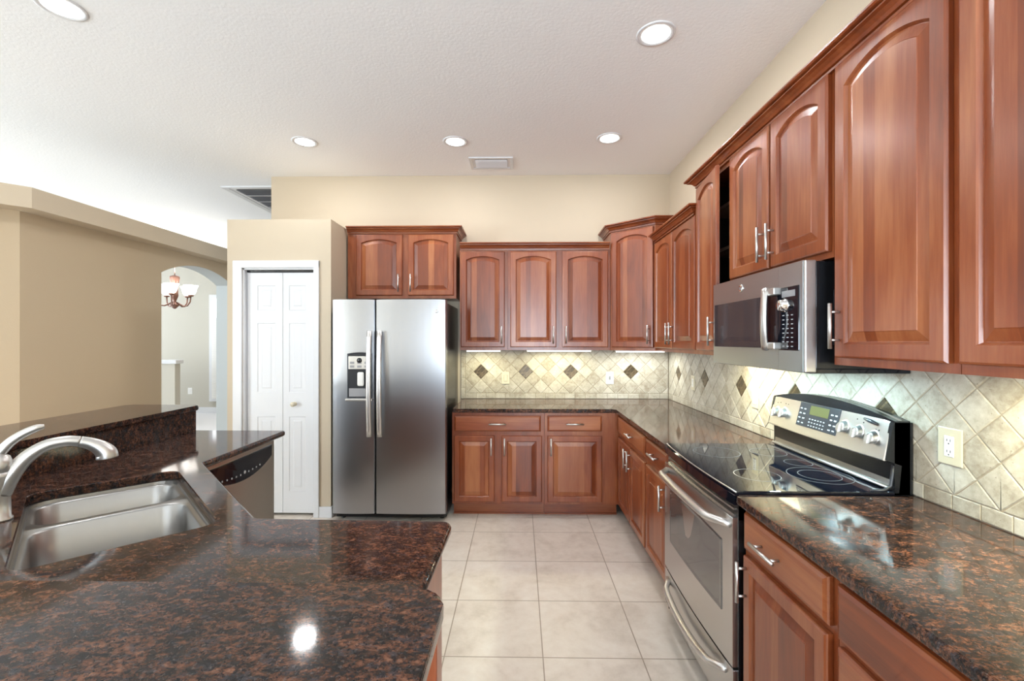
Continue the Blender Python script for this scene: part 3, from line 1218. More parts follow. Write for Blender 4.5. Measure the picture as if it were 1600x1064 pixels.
def fridge_handle(x, parent):
    b = B()
    pts = []
    for i in range(15):
        u = i / 14
        z = 0.688 + (1.525 - 0.688) * u
        y = -0.028 - 0.020 * math.sin(PI * u)
        pts.append((x, y, z))
    b.tube(pts, [0.021] * 15, 12, flat=0.55)
    for z in (0.73, 1.48):
        b.box(x - 0.010, x + 0.010, -0.035, 0.004, z - 0.02, z + 0.02, bev=0.004)
    return b.build('handle', M['nickel'], parent)


fridge_handle(gx - 0.040, lo)
fridge_handle(gx + 0.042, ro)
# dispenser
cx = -1.268 - (FX0 + FX1) / 2
zd0, zd1 = 0.985, 1.345
b = B()
dw = 0.100


def disp_loop(w, z0, z1, y, n=8, ar=0.012):
    pts = [(cx - w, y, z0), (cx + w, y, z0)]
    for i in range(n + 1):
        x = cx + w - 2 * w * i / n
        pts.append((x, y, z1 + ar * (1 - ((x - cx) / w) ** 2)))
    return pts


b.loops([disp_loop(dw, zd0, zd1, -0.004), disp_loop(dw, zd0, zd1, -0.016), disp_loop(dw - 0.006, zd0 + 0.006, zd1 - 0.006, -0.018),
         disp_loop(dw - 0.008, zd0 + 0.012, zd1 - 0.012, -0.014)], close_first=True, close_last=True)
disp = b.build('dispenser', M['dark_plastic'], t)
b = B()
b.box(cx - 0.088, cx + 0.088, -0.024, -0.010, 1.222, 1.325, bev=0.003)
b.build('control_panel', M['nickel'], disp)
for i in range(3):
    for j in range(2):
        b = B()
        b.box(cx - 0.075 + i * 0.058, cx - 0.040 + i * 0.058, -0.0255, -0.0235, 1.235 + j * 0.03, 1.253 + j * 0.03, bev=0.001)
        b.build('button', M['grey_plastic'], disp)
b = B()
b.lathe([(0, -0.027), (0.02, -0.027), (0.022, -0.022)], (cx, 0, 1.292), 20, axis='y')
b.build('ice_button', M['black'], disp)
b = B()
b.box(cx - 0.015, cx + 0.038, -0.034, -0.016, 1.09, 1.20, bev=0.012)
b.build('paddle', M['white_plastic'], disp)
b = B()
b.box(cx - 0.085, cx + 0.085, -0.0165, -0.0135, 1.005, 1.07)
b.build('cavity_back', M['grey_plastic'], disp)
b = B()
b.box(cx - 0.107, cx + 0.107, -0.045, -0.008, 0.972, 0.992, bev=0.006)
b.build('drip_tray', M['nickel'], disp)
b = B()
b.lathe([(0, -0.0030), (0.011, -0.0030), (0.012, -0.002), (0.012, 0.0)], (hw - 0.075, -0.004, 1.682), 24, axis='y')
b.build('emblem', M['steel_light'], ro)

# ------------------------------------------------------------------ microwave (root at far end of the wall, local +x towards camera)
MX, MYA, MYB, MZ0, MZ1 = 1.03, 2.430, 1.658, 1.334, 1.742
t = empty('microwave', (MX, MYA, MZ0), -PI / 2, 'stainless over-the-range microwave with black side fixed under the short cabinet', 'microwave')
W, H = MYA - MYB, MZ1 - MZ0
b = B()
b.box(0.006, W - 0.004, 0.04, XW - MX - 0.014, 0.012, H - 0.003, bev=0.004)
b.build('case', M['black'], t)
b = B()
b.box(0.004, W - 0.004, 0.02, XW - MX - 0.014, -0.004, 0.014, bev=0.003)
b.box(0.10, W - 0.10, 0.10, 0.24, -0.007, -0.003)
b.build('underside', M['black_glass'], t)
# front door + fascia: bowed at the top rail
xs1 = 0.605
b = B()
b.box(0, xs1 - 0.0005, 0.0, 0.042, 0.0, H)
dr = b.build('door', M['steel_cool'], t)
b = B()
b.box(xs1 + 0.0005, W - 0.012, 0.0, 0.042, 0.0, H)
fa = b.build('fascia', M['steel_cool'], t)
b = B()
b.box(W - 0.0115, W, 0.001, 0.042, 0.0, H, bev=0.004)
b.build('edge_strip', M['nickel'], fa)
b = B()
b.prism([(0.020, 0.085), (xs1 - 0.085, 0.085), (xs1 - 0.085, 0.300), (0.020, 0.300)], -0.003, 0.004, xf=lambda x, y, z: (x, z, y))
b.build('window', M['dark_glass'], dr)
b = B()
b.box(xs1 - 0.083, xs1 + 0.0, -0.003, 0.002, 0.082, 0.318)
b.build('door_glass_edge', M['black_glass'], dr)
b = B()
b.box(xs1 + 0.003, W - 0.032, -0.0035, 0.003, 0.078, 0.322, bev=0.003)
pn = b.build('control_panel', M['black_glass'], fa)
b = B()
for i in range(8):
    for j in range(3):
        b.box(xs1 + 0.034 + j * 0.028, xs1 + 0.046 + j * 0.028, -0.0045, -0.003, 0.092 + i * 0.017, 0.0955 + i * 0.017)
b.build('key_marks', M['mark'], pn)
b = B()
b.box(xs1 + 0.030, xs1 + 0.115, -0.0045, -0.003, 0.283, 0.307)
b.build('display', M['grey_plastic'], pn)
b = B()
b.lathe([(0, -0.028), (0.018, -0.028), (0.021, -0.025), (0.021, -0.010), (0.026, -0.008), (0.026, -0.003)], (xs1 + 0.050, 0, 0.252), 24, axis='y')
b.build('dial', M['chrome'], pn)
b = B()
pts = []
for i in range(13):
    u = i / 12
    pts.append((xs1 - 0.045 + 0.018 * math.sin(PI * u), -0.030 - 0.016 * math.sin(PI * u), 0.080 + 0.245 * u))
b.tube(pts, [0.020] * 13, 12, flat=0.5)
for z in (0.095, 0.310):
    b.box(xs1 - 0.055, xs1 + 0.022, -0.032, 0.0, z - 0.014, z + 0.014, bev=0.004)
b.build('handle', M['nickel'], dr)
b = B()
b.lathe([(0, -0.004), (0.016, -0.004), (0.019, -0.002), (0.019, 0.001)], (0.300, 0, 0.358), 28, axis='y')
em = b.build('emblem', M['chrome'], dr)


def text_obj(name, body, size, loc, rot, parent, mat, ext=0.0006):
    cu = bpy.data.curves.new(name, 'FONT')
    cu.body = body
    cu.size = size
    cu.extrude = ext
    cu.align_x = 'CENTER'
    cu.align_y = 'CENTER'
    tmp = bpy.data.objects.new(name + '_t', cu)
    COL.objects.link(tmp)
    dg = bpy.context.evaluated_depsgraph_get()
    me = bpy.data.meshes.new_from_object(tmp.evaluated_get(dg))
    bpy.data.objects.remove(tmp)
    me.name = name
    me.materials.clear()
    me.materials.append(mat)
    o = bpy.data.objects.new(name, me)
    COL.objects.link(o)
    o.location = loc
    o.rotation_euler = rot
    o.parent = parent
    return o


text_obj('lettering', 'GE', 0.018, (0.300, -0.0042, 0.358), (PI / 2, 0, 0), em, M['grey_plastic'])
b = B()
b.box(W - 0.0035, W - 0.001, 0.105, 0.120, 0.10, 0.30)
b.build('side_vent', M['dark_plastic'], t)
for xx in (0.20, 0.57):
    b = B()
    b.box(xx - 0.05, xx + 0.05, 0.115, 0.165, -0.009, -0.004, bev=0.001)
    b.build('lamp', M['mw_lens'], t)
    area('lamp_light', (xx, 0.14, -0.012), (0, 0, 0), 0.09, 0.045, 4.0, (0.60, 0.92, 1.0), t)

# ------------------------------------------------------------------ range (local frame as above)
RX, RYA, RYB = 0.770, 2.424, 1.652
t = empty('range', (RX, RYA, 0), -PI / 2, 'stainless electric range with black glass cooktop and rear control panel', 'range')
W = RYA - RYB
zt = 0.906
b = B()
b.box(0.002, W - 0.002, 0.035, 0.635, 0.02, zt - 0.04)
b.build('case', M['black'], t)
# cooktop slab, bowed at the front
n = 14


def bow(u, d=0.016):
    return -d * (1 - (2 * u - 1) ** 2)


pr = [(0.0, 0.018)] + [(W * i / n, 0.012 + bow(i / n)) for i in range(n + 1)] + [(W, 0.018), (W, 0.60), (0.0, 0.60)]
pr = pr[1:-3] + [(W, 0.60), (0.0, 0.60)]
b = B()
b.prism(pr, zt - 0.012, zt, bev_top=0.004, seg=2)
ct = b.build('cooktop', M['black_glass'], t)
b = B()


def ring(bb, x, y, r, w=0.0015):
    k = 48
    bb.loops([[(x + rr * math.cos(2 * PI * i / k), y + rr * math.sin(2 * PI * i / k), zz) for i in range(k)]
              for rr, zz in ((r - w, zt), (r - w, zt + 0.0005), (r + w, zt + 0.0005), (r + w, zt))], close_first=False, close_last=False)


for (x, y, r) in ((0.19, 0.19, 0.105), (0.57, 0.19, 0.085), (0.19, 0.44, 0.08), (0.57, 0.44, 0.115), (0.57, 0.44, 0.075), (0.38, 0.47, 0.055)):
    ring(b, x, y, r)
b.build('burner_rings', M['ring'], ct)
# front trim under the glass
b = B()
pf = [(W * i / n, 0.004 + bow(i / n)) for i in range(n + 1)]
pr = pf + [(W, 0.05), (0, 0.05)]
b.prism(pr, zt - 0.050, zt - 0.0125, bev_top=0.003, seg=2)
b.build('front_trim', M['black_glass'], t)
b = B()
b.tube([(W * i / n, 0.0115 + bow(i / n), zt - 0.003) for i in range(n + 1)], 0.0030, 8)  # added nickel line imitating the highlight along the glass edge
b.build('edge_glint', M['nickel'], ct)
b = B()
pr = [(W * i / n, 0.020 + bow(i / n, 0.010)) for i in range(n + 1)] + [(W, 0.05), (0, 0.05)]
b.prism(pr, zt - 0.105, zt - 0.050)
for k in range(2):
    pr = [(0.02 + (W - 0.04) * i / n, 0.012 + bow(i / n, 0.010)) for i in range(n + 1)] + [(W - 0.02, 0.03), (0.02, 0.03)]
    b.prism(pr, zt - 0.075 - k * 0.022, zt - 0.068 - k * 0.022, 1)
b.build('vent', [M['black'], M['steel_h']], t)
# side black frame strips
for xa in (0.0, W - 0.004):
    b = B()
    b.box(xa, xa + 0.004, 0.02, 0.62, 0.03, zt - 0.014)
    b.build('side_panel', M['black'], t)
# oven door
oz0, oz1 = 0.265, 0.810
b = B()
pr = [(0.004 + (W - 0.008) * i / n, 0.0 + bow(i / n, 0.012)) for i in range(n + 1)] + [(W - 0.004, 0.036), (0.004, 0.036)]
b.prism(pr, oz0, oz1, bev_top=0.006, bev_bot=0.004, seg=2)
od = b.build('oven_door', M['steel_h'], t)
b = B()
wl, wr, wz0, wz1 = 0.110, W - 0.085, 0.436, 0.695


def wloop(d, dy):
    pts = []
    for i in range(n + 1):
        u = i / n
        x = wl + d + (wr - wl - 2 * d) * u
        pts.append((x, bow((x - 0.004) / (W - 0.008), 0.012) + dy, wz0 + d))
    for i in range(n + 1):
        u = 1 - i / n
        x = wl + d + (wr - wl - 2 * d) * u
        pts.append((x, bow((x - 0.004) / (W - 0.008), 0.012) + dy, wz1 - d + 0.012 * (1 - (2 * u - 1) ** 2)))
    return pts


b.loops([wloop(-0.004, 0.002), wloop(-0.004, -0.0025), wloop(0.0, -0.003), wloop(0.012, -0.0015)], close_first=False, close_last=True)
b.build('window', M['oven_glass'], od)


def bar_handle(zc, x0, x1, out, parent, r=0.014, droop=0.0):
    b = B()
    pts, rs = [], []
    for i in range(21):
        u = i / 20
        x = x0 + (x1 - x0) * u
        e = min(1, min(u, 1 - u) / 0.12)
        e = e * e * (3 - 2 * e)
        pts.append((x, bow((x - 0.004) / (W - 0.008), 0.012) + 0.004 - out * e, zc - droop * (1 - (2 * u - 1) ** 2)))
        rs.append(r * (0.9 + 0.25 * math.sin(PI * u)))
    b.tube(pts, rs, 14)
    return b.build('handle', M['nickel'], parent)


bar_handle(0.775, 0.03, W - 0.03, 0.05, od, 0.0155)
# storage drawer
b = B()
pr = [(0.004 + (W - 0.008) * i / n, 0.002 + bow(i / n, 0.012)) for i in range(n + 1)] + [(W - 0.004, 0.036), (0.004, 0.036)]
b.prism(pr, 0.075, 0.257, bev_top=0.004, bev_bot=0.006, seg=2)
sd = b.build('storage_drawer', M['steel_h'], t)
bar_handle(0.222, 0.06, W - 0.06, 0.034, sd, 0.014, 0.045)
b = B()
b.box(0.02, W - 0.02, 0.05, 0.07, 0.0, 0.08)
b.build('kick_plate', M['black'], t)
# back guard: black housing
b = B()
hx0, hx1 = 0.0, W
top = []
for i in range(n + 1):
    u = i / n
    top.append((hx0 + (hx1 - hx0) * u, 1.160 + 0.042 * (1 - (2 * u - 1) ** 2)))
poly = [(hx1, 0.86), ] + [(x, z) for x, z in reversed(top)] + [(hx0, 0.86)]
b.prism([(x, z) for x, z in poly], 0.575, 0.630, xf=lambda x, y, z: (x, z, y))
# side cheeks
for xa, xb in ((0.0, 0.018), (W - 0.018, W)):
    b.prism([(0.590, 0.895), (0.640, 0.895), (0.640, 1.155), (0.572, 1.155), (0.545, 1.02), (0.60, 1.00)], xa, xb, xf=lambda x, y, z: (z, x, y))
b.build('back_guard', M['black'], t)
# lower sloping steel apron
b = B()
b.loops([[(0.012, 0.575, 0.912), (W - 0.012, 0.575, 0.912), (W - 0.012, 0.590, 1.025), (0.012, 0.590, 1.025)],
         [(0.012, 0.571, 0.913), (W - 0.012, 0.571, 0.913), (W - 0.012, 0.585, 1.025), (0.012, 0.585, 1.025)]])
b.build('apron', M['steel_h'], t)
b = B()
b.tube([(0.004, 0.566, 0.917), (W - 0.02, 0.566, 0.917)], 0.006, 10)
b.build('rear_trim', M['nickel'], t)
b = B()
b.tube([(W - 0.012, 0.50, zt + 0.002), (W - 0.008, 0.545, zt + 0.004), (W - 0.006, 0.566, zt + 0.02), (W - 0.006, 0.572, zt + 0.06), (W - 0.006, 0.575, 1.0)], 0.006, 10)
b.build('side_trim', M['dark_plastic'], t)
# control panel: tilted steel plate with an arched top
TILT = math.radians(14)


def cp(x, s, dd):
    """x along width, s up the plate (0..), dd out of plate"""
    z0, y0 = 1.015, 0.540
    return (x, y0 + s * math.sin(TILT) - dd * math.cos(TILT), z0 + s * math.cos(TILT) + dd * math.sin(TILT) * -1.0)


def cp_loop(ins, dd):
    pts = []
    x0, x1 = 0.006 + ins, W - 0.006 - ins
    for i in range(n + 1):
        u = i / n
        pts.append(cp(x0 + (x1 - x0) * u, 0.0 + ins - 0.006 * (1 - (2 * u - 1) ** 2), dd))
    for i in range(n + 1):
        u = 1 - i / n
        pts.append(cp(x0 + (x1 - x0) * u, 0.146 - ins + 0.040 * (1 - (2 * u - 1) ** 2), dd))
    return pts


b = B()
b.loops([cp_loop(0, -0.03), cp_loop(0, -0.004), cp_loop(0.003, 0.0), cp_loop(0.006, 0.001)])
pnl = b.build('control_panel', M['steel_light'], t)


def plate(x0, x1, s0, s1, d0, d1, bev=0.0):
    b = B()
    b.loops([[cp(x0, s0, d0), cp(x1, s0, d0), cp(x1, s1, d0), cp(x0, s1, d0)], [cp(x0, s0, d1), cp(x1, s0, d1), cp(x1, s1, d1), cp(x0, s1, d1)],
             [cp(x0 + bev, s0 + bev, d1 + bev), cp(x1 - bev, s0 + bev, d1 + bev), cp(x1 - bev, s1 - bev, d1 + bev), cp(x0 + bev, s1 - bev, d1 + bev)]])
    return b


plate(0.235, 0.505, 0.038, 0.150, 0.0, 0.003, 0.001).build('keypad', M['dark_plastic'], pnl)
plate(0.315, 0.440, 0.100, 0.142, 0.003, 0.0045, 0.0004).build('display', M['lcd'], pnl)
b = B()
for i in range(6):
    for j in range(3):
        x = 0.322 + i * 0.019
        s = 0.048 + j * 0.015
        b.loops([[cp(x, s, 0.004), cp(x + 0.009, s, 0.004), cp(x + 0.009, s + 0.004, 0.004), cp(x, s + 0.004, 0.004)],
                 [cp(x, s, 0.0048), cp(x + 0.009, s, 0.0048), cp(x + 0.009, s + 0.004, 0.0048), cp(x, s + 0.004, 0.0048)]])
for xx in (0.245, 0.272, 0.455, 0.480):
    for j in range(4):
        s = 0.052 + j * 0.022
        b.loops([[cp(xx, s, 0.004), cp(xx + 0.014, s, 0.004), cp(xx + 0.014, s + 0.005, 0.004), cp(xx, s + 0.005, 0.004)],
                 [cp(xx, s, 0.0048), cp(xx + 0.014, s, 0.0048), cp(xx + 0.014, s + 0.005, 0.0048), cp(xx, s + 0.005, 0.0048)]])
b.build('key_marks', M['mark'], pnl)


def knob(x, s, r=0.023, lab=None):
    b = B()
    prof = [(r * 1.12, 0.0), (r * 1.12, 0.004), (r, 0.006), (r * 0.94, 0.024), (r * 0.85, 0.028), (0, 0.028)]
    k = 24
    loops = []
    for rr, hh in prof[:-1]:
        loops.append([cp(x + rr * math.cos(2 * PI * i / k), s + rr * math.sin(2 * PI * i / k), hh) for i in range(k)])
    b.loops(loops, close_first=False)
    # finger ridge
    b.loops([[cp(x - 0.004, s - r * 0.75, 0.027), cp(x + 0.004, s - r * 0.75, 0.027), cp(x + 0.004, s + r * 0.75, 0.027), cp(x - 0.004, s + r * 0.75, 0.027)],
             [cp(x - 0.003, s - r * 0.72, 0.033), cp(x + 0.003, s - r * 0.72, 0.033), cp(x + 0.003, s + r * 0.72, 0.033), cp(x - 0.003, s + r * 0.72, 0.033)]])
    return b.build('knob', M['nickel'], pnl)


knob(0.060, 0.075)
knob(0.125, 0.080)
knob(0.545, 0.090)
knob(0.625, 0.085)
knob(0.702, 0.078)
b = B()
c0_ = cp(0.668, 0.134, 0.0)
b.tube([cp(0.640, 0.138, 0.006), cp(0.672, 0.134, 0.008), cp(0.705, 0.128, 0.006)], [0.005, 0.008, 0.005], 10)
b.build('selector_lever', M['dark_plastic'], pnl)
b = B()
for x, s in ((0.05, 0.118), (0.075, 0.122), (0.12, 0.122), (0.14, 0.122), (0.60, 0.128), (0.635, 0.12), (0.70, 0.105), (0.715, 0.105)):
    b.loops([[cp(x + 0.003 * math.cos(q * PI / 4), s + 0.003 * math.sin(q * PI / 4), hh) for q in range(8)] for hh in (0.0, 0.0018)], close_first=False)
b.build('print_marks', M['dark_plastic'], pnl)

# ------------------------------------------------------------------ peninsula
SK = Vector((-1.35, 1.49))     # sink centre
U = Vector((0.70711, -0.70711))
V = Vector((0.70711, 0.70711))


def sk(u, v):
    p = SK + U * u + V * v
    return (p.x, p.y)


pen = [(-0.225, 0.702), (-0.205, 1.400), (-0.826, 1.412), (-1.438, 2.045), (-1.442, 2.785), (-2.010, 2.785), (-2.010, 1.486), (-1.226, 0.702)]
pl = rounded(pen, {1: 0.035, 2: 0.05, 3: 0.02, 4: 0.02})
hole = rounded([sk(-0.392, -0.216), sk(0.392, -0.216), sk(0.392, 0.222), sk(-0.392, 0.222)], {0: 0.05, 1: 0.05, 2: 0.05, 3: 0.05})


def slab_with_hole(outer, hole, z0, z1, ev=0.010):
    b = B()
    bm = b.bm

    def ring(poly, z):
        return [bm.verts.new((x, y, z)) for x, y in poly]
    rings_o = []
    # bullnose outer edge
    for d, z in ((ev, z1), (0.004, z1 - 0.003), (0.0, z1 - ev), (0.0, z0 + ev), (ev, z0)):
        p = outer if d == 0 else shrink(outer, d)
        rings_o.append(ring(p, z))
    for a, c in zip(rings_o, rings_o[1:]):
        for i in range(len(a)):
            f = bm.faces.new([a[i], a[(i + 1) % len(a)], c[(i + 1) % len(a)], c[i]])
            f.smooth = True
    rings_h = []
    for d, z in ((-0.003, z1), (0.0, z1 - 0.003), (0.0, z0)):
        rings_h.append(ring(hole if d == 0 else shrink(hole, d), z))
    for a, c in zip(rings_h, rings_h[1:]):
        for i in range(len(a)):
            bm.faces.new([a[i], a[(i + 1) % len(a)], c[(i + 1) % len(a)], c[i]])
    for o_, h_ in ((rings_o[0], rings_h[0]), (rings_o[-1], rings_h[-1])):
        es = []
        for rr in (o_, h_):
            for i in range(len(rr)):
                e = bm.edges.get((rr[i], rr[(i + 1) % len(rr)]))
                if e is None:
                    e = bm.edges.new((rr[i], rr[(i + 1) % len(rr)]))
                es.append(e)
        bmesh.ops.triangle_fill(bm, use_beauty=True, use_dissolve=False, edges=es)
    return b


if parea(pl) < 0:
    pl.reverse()
if parea(hole) < 0:
    hole.reverse()
o = slab_with_hole(pl, hole, ZC - 0.034, ZC).build('granite_worktop', M['granite'])
tag(o, 'angled brown granite island worktop with the sink cut into it', 'worktop')

# raised bars: wrap round the outside of the island
zb1, zb0 = 1.052, 1.020
outer = [(-0.115, 0.20), (-0.115, 0.740), (-1.21, 0.740), (-1.975, 1.525), (-1.975, 2.785), (-2.43, 2.785), (-2.43, 1.30), (-1.40, 0.20)]
pl = rounded(outer, {1: 0.055, 2: 0.02, 3: 0.02, 4: 0.03, 5: 0.03})
b = B()
if parea(pl) < 0:
    pl.reverse()
b.prism(pl, zb0, zb1, bev_top=0.013, bev_bot=0.010, seg=4)
o = b.build('granite_bar_top', M['granite'])
tag(o, 'raised brown granite bar top wrapping the outside of the island', 'bar top')
# granite upstand below the bar
b = B()
ups = [(-0.20, 0.7005), (-1.2275, 0.7005), (-2.0115, 1.4845), (-2.0115, 2.765)]
b.sweep(ups, [(0.0, ZC + 0.0005), (0.02, ZC + 0.0005), (0.02, zb0 - 0.0005), (0.0, zb0 - 0.0005)])
o = b.build('granite_upstand', M['granite'])
tag(o, 'dark polished granite upstand between island worktop and raised bar', 'upstand')
# pony wall carrying the bar
b = B()
ow = [(-0.150, 0.55), (-0.150, 0.700), (-1.228, 0.700), (-2.012, 1.484), (-2.012, 2.75), (-2.20, 2.75), (-2.20, 1.40), (-1.30, 0.55)]
b.prism(ow, 0, zb0 - 0.0005)
struct(b.build('wall_island', M['maple']))
b = B()
b.box(-0.150, -0.128, 0.700, 0.738, 0.0, 1.018, bev=0.003)
struct(b.build('trim_island_corner', M['wood']))
# island base cabinets
b = B()
t = empty('base_cabinet', (-0.235, 1.370, 0), PI, 'cherry island base cabinet under the short end of the island worktop', 'cabinet')
b.box(0.0, 0.50, 0.0, 0.655, 0.1, 0.860)
b.build('body', M['wood'], t)
b = B()
b.box(0.0, 0.50, 0.075, 0.09, 0, 0.1)
b.build('toe_kick', M['wood_h'], t)
for xa, xb, hx_ in ((0.015, 0.245, 0.22), (0.255, 0.485, 0.28)):
    d = cab_door(xa, xb, 0.13, 0.68, -DT, t, 0.0, stile=0.045)
    pull(hx_, 0.60, -DT, d, True, 0.14)
drawer_front(0.015, 0.485, 0.71, 0.84, -DT, t)
t = empty('sink_base_cabinet', (-0.775, 1.385, 0), 0, 'angled cherry cabinet under the corner sink of the island', 'cabinet')
b = B()
for k in range(1):
    p0 = Vector((-0.80, 1.37))
    p1 = Vector((-1.47, 2.06))
    dd = (p1 - p0).normalized()
    nn = Vector((-dd.y, dd.x)) * 0.02
    b.prism([(p0.x + 0.775, p0.y - 1.385), (p1.x + 0.775, p1.y - 1.385), (p1.x + 0.775 + nn.x, p1.y - 1.385 + nn.y), (p0.x + 0.775 + nn.x, p0.y - 1.385 + nn.y)], 0.0, 0.860)
b.build('front_panel', M['wood'], t)

# ------------------------------------------------------------------ sink
t = empty('kitchen_sink', (SK.x, SK.y, ZC - 0.034), -PI / 4, 'stainless double bowl undermount sink set at an angle in the island', 'sink')
ZT = -0.001


def rr_loop(x0, x1, y0, y1, r, z, n=6):
    p = rounded([(x0, y0), (x1, y0), (x1, y1), (x0, y1)], {0: r, 1: r, 2: r, 3: r}, n)
    return [(x, y, z) for x, y in p]


def bowl(name, x0, x1, y0, y1, depth, lip_in):
    b = B()
    lp = [rr_loop(lip_in[0], lip_in[1], -0.225, 0.230, 0.002, ZT - 0.012),
          rr_loop(x0 - 0.006, x1 + 0.006, y0 - 0.006, y1 + 0.006, 0.07, ZT - 0.012),
          rr_loop(x0, x1, y0, y1, 0.065, ZT - 0.018),
          rr_loop(x0 + 0.006, x1 - 0.006, y0 + 0.006, y1 - 0.006, 0.065, ZT - depth + 0.045),
          rr_loop(x0 + 0.016, x1 - 0.016, y0 + 0.016, y1 - 0.016, 0.06, ZT - depth + 0.015),
          rr_loop(x0 + 0.045, x1 - 0.045, y0 + 0.045, y1 - 0.045, 0.05, ZT - depth + 0.002),
          rr_loop(x0 + 0.09, x1 - 0.09, y0 + 0.09, y1 - 0.09, 0.03, ZT - depth)]
    b.loops(lp, close_first=False, close_last=True, smooth=True)
    o = b.build(name, M['sink'], t)
    bb = B()
    cxx, cyy = (x0 + x1) / 2, (y0 + y1) / 2
    bb.lathe([(0.045, 0.001), (0.043, 0.004), (0.035, 0.003), (0.03, -0.004), (0.0, -0.005)], (cxx, cyy, ZT - depth), 24)
    bb.build('drain', M['chrome'], o)
    return o


bowl('small_bowl', -0.372, -0.118, -0.195, 0.200, 0.18, (-0.402, -0.0965))
bowl('large_bowl', -0.075, 0.372, -0.195, 0.200, 0.22, (-0.0965, 0.402))
b = B()
# flange around both bowls
fo = rr_loop(-0.415, 0.415, -0.240, 0.246, 0.06, ZT)
fi = rr_loop(-0.388, 0.388, -0.211, 0.216, 0.07, ZT)
f2 = rr_loop(-0.386, 0.386, -0.209, 0.214, 0.07, ZT - 0.012)
b.loops([fo, fi, f2], close_first=False, close_last=False)
b.build('rim', M['sink'], t)

# ------------------------------------------------------------------ faucet
FB = Vector(sk(-0.100, -0.262))
t = empty('kitchen_faucet', (FB.x, FB.y, ZC), PI / 4, 'brushed nickel arched pull-out faucet with lever behind the sink', 'faucet')
b = B()
b.lathe([(0.0, 0.0), (0.031, 0.0), (0.031, 0.006), (0.027, 0.010), (0.0255, 0.06), (0.0255, 0.10), (0.028, 0.135), (0.029, 0.150), (0.0, 0.152)], (0, 0, 0), 28)
b.build('body', M['nickel'], t)
b = B()
b.lathe([(0.0285, 0.150), (0.031, 0.158), (0.030, 0.178), (0.024, 0.196), (0.012, 0.204), (0.0, 0.206)], (0, 0, 0), 28)
b.build('valve_cap', M['nickel'], t)
# spout: sweeps forward (+x local = towards the sink)


def smooth_path(c, k=5):
    """Catmull-Rom through (x,y,z,r) control points"""
    P = [Vector(q) for q in c]
    out = []
    for i in range(len(P) - 1):
        p0, p1, p2, p3 = P[max(i - 1, 0)], P[i], P[i + 1], P[min(i + 2, len(P) - 1)]
        for j in range(k):
            u = j / k
            out.append(0.5 * ((2 * p1) + (p2 - p0) * u + (2 * p0 - 5 * p1 + 4 * p2 - p3) * u * u + (3 * p1 - p0 - 3 * p2 + p3) * u ** 3))
    out.append(P[-1])
    return [tuple(q[:3]) for q in out], [q[3] for q in out]


b = B()
pts, rs = smooth_path([(0.004, 0, 0.080, 0.025), (0.022, 0, 0.128, 0.024), (0.055, 0, 0.180, 0.021), (0.100, 0, 0.214, 0.0185), (0.148, 0, 0.222, 0.0175), (0.180, 0, 0.216, 0.0175)])
b.tube(pts, rs, 20)
b.build('spout', M['nickel'], t)
b = B()
pts, rs = smooth_path([(0.1805, 0, 0.2158, 0.0178), (0.208, 0, 0.204, 0.020), (0.232, 0, 0.186, 0.0245), (0.247, 0, 0.166, 0.029), (0.250, 0, 0.149, 0.030)])
b.tube(pts, rs, 20)
b.build('spray_head', M['nickel'], t)
b = B()
pts, rs = smooth_path([(0.0, 0.0, 0.205, 0.015), (0.022, 0.0, 0.236, 0.014), (0.050, 0, 0.259, 0.013), (0.078, 0, 0.273, 0.012), (0.098, 0, 0.277, 0.007)])
b.tube(pts, rs, 16, flat=0.7)
b.build('lever', M['nickel'], t)

# ------------------------------------------------------------------ dishwasher (faces +X)
DWX, DY0, DY1 = -1.470, 2.085, 2.715
t = empty('dishwasher', (DWX, DY0, 0), PI / 2, 'stainless dishwasher with curved black control strip at the end of the island', 'dishwasher')
W = DY1 - DY0
b = B()
b.box(0.005, W - 0.005, 0.045, 0.52, 0.06, 0.855)
b.build('tub', M['black'], t)
b = B()
pr = [(W * i / n, 0.010 + bow(i / n, 0.010)) for i in range(n + 1)] + [(W, 0.045), (0, 0.045)]
b.prism(pr, 0.11, 0.858, bev_top=0.005, bev_bot=0.005, seg=2)
dd_ = b.build('door', M['steel_warm'], t)
b = B()


def dwl(d, dy):
    pts = []
    for i in range(n + 1):
        u = i / n
        x = 0.03 + d + (W - 0.06 - 2 * d) * u
        pts.append((x, 0.010 + bow(x / W, 0.010) + dy, 0.768 + d - 0.062 * (1 - (2 * u - 1) ** 2)))
    for i in range(n + 1):
        u = 1 - i / n
        x = 0.03 + d + (W - 0.06 - 2 * d) * u
        pts.append((x, 0.010 + bow(x / W, 0.010) + dy, 0.832 - d))
    return pts


b.loops([dwl(0, 0.001), dwl(0, -0.002), dwl(0.003, -0.003)], close_first=False)
cpn = b.build('control_strip', M['black_glass'], dd_)
b = B()
for i in range(11):
    x = 0.10 + i * 0.036
    u = x / W
    z = 0.742 + 0.030 * (2 * u - 1) ** 2 + (0.006 if i == 6 else 0)
    y = 0.010 + bow(x / W, 0.010) - 0.0045
    r = 0.009 if i == 6 else 0.005
    b = B()
    b.lathe([(0, -0.0006), (r, -0.0006), (r, 0.001)], (x, y, z), 12, axis='y')
    b.build('button', M['mark'], cpn)
b = B()
b.box(0.0, W, 0.07, 0.085, 0.0, 0.105)
b.build('kick_plate', M['black'], t)


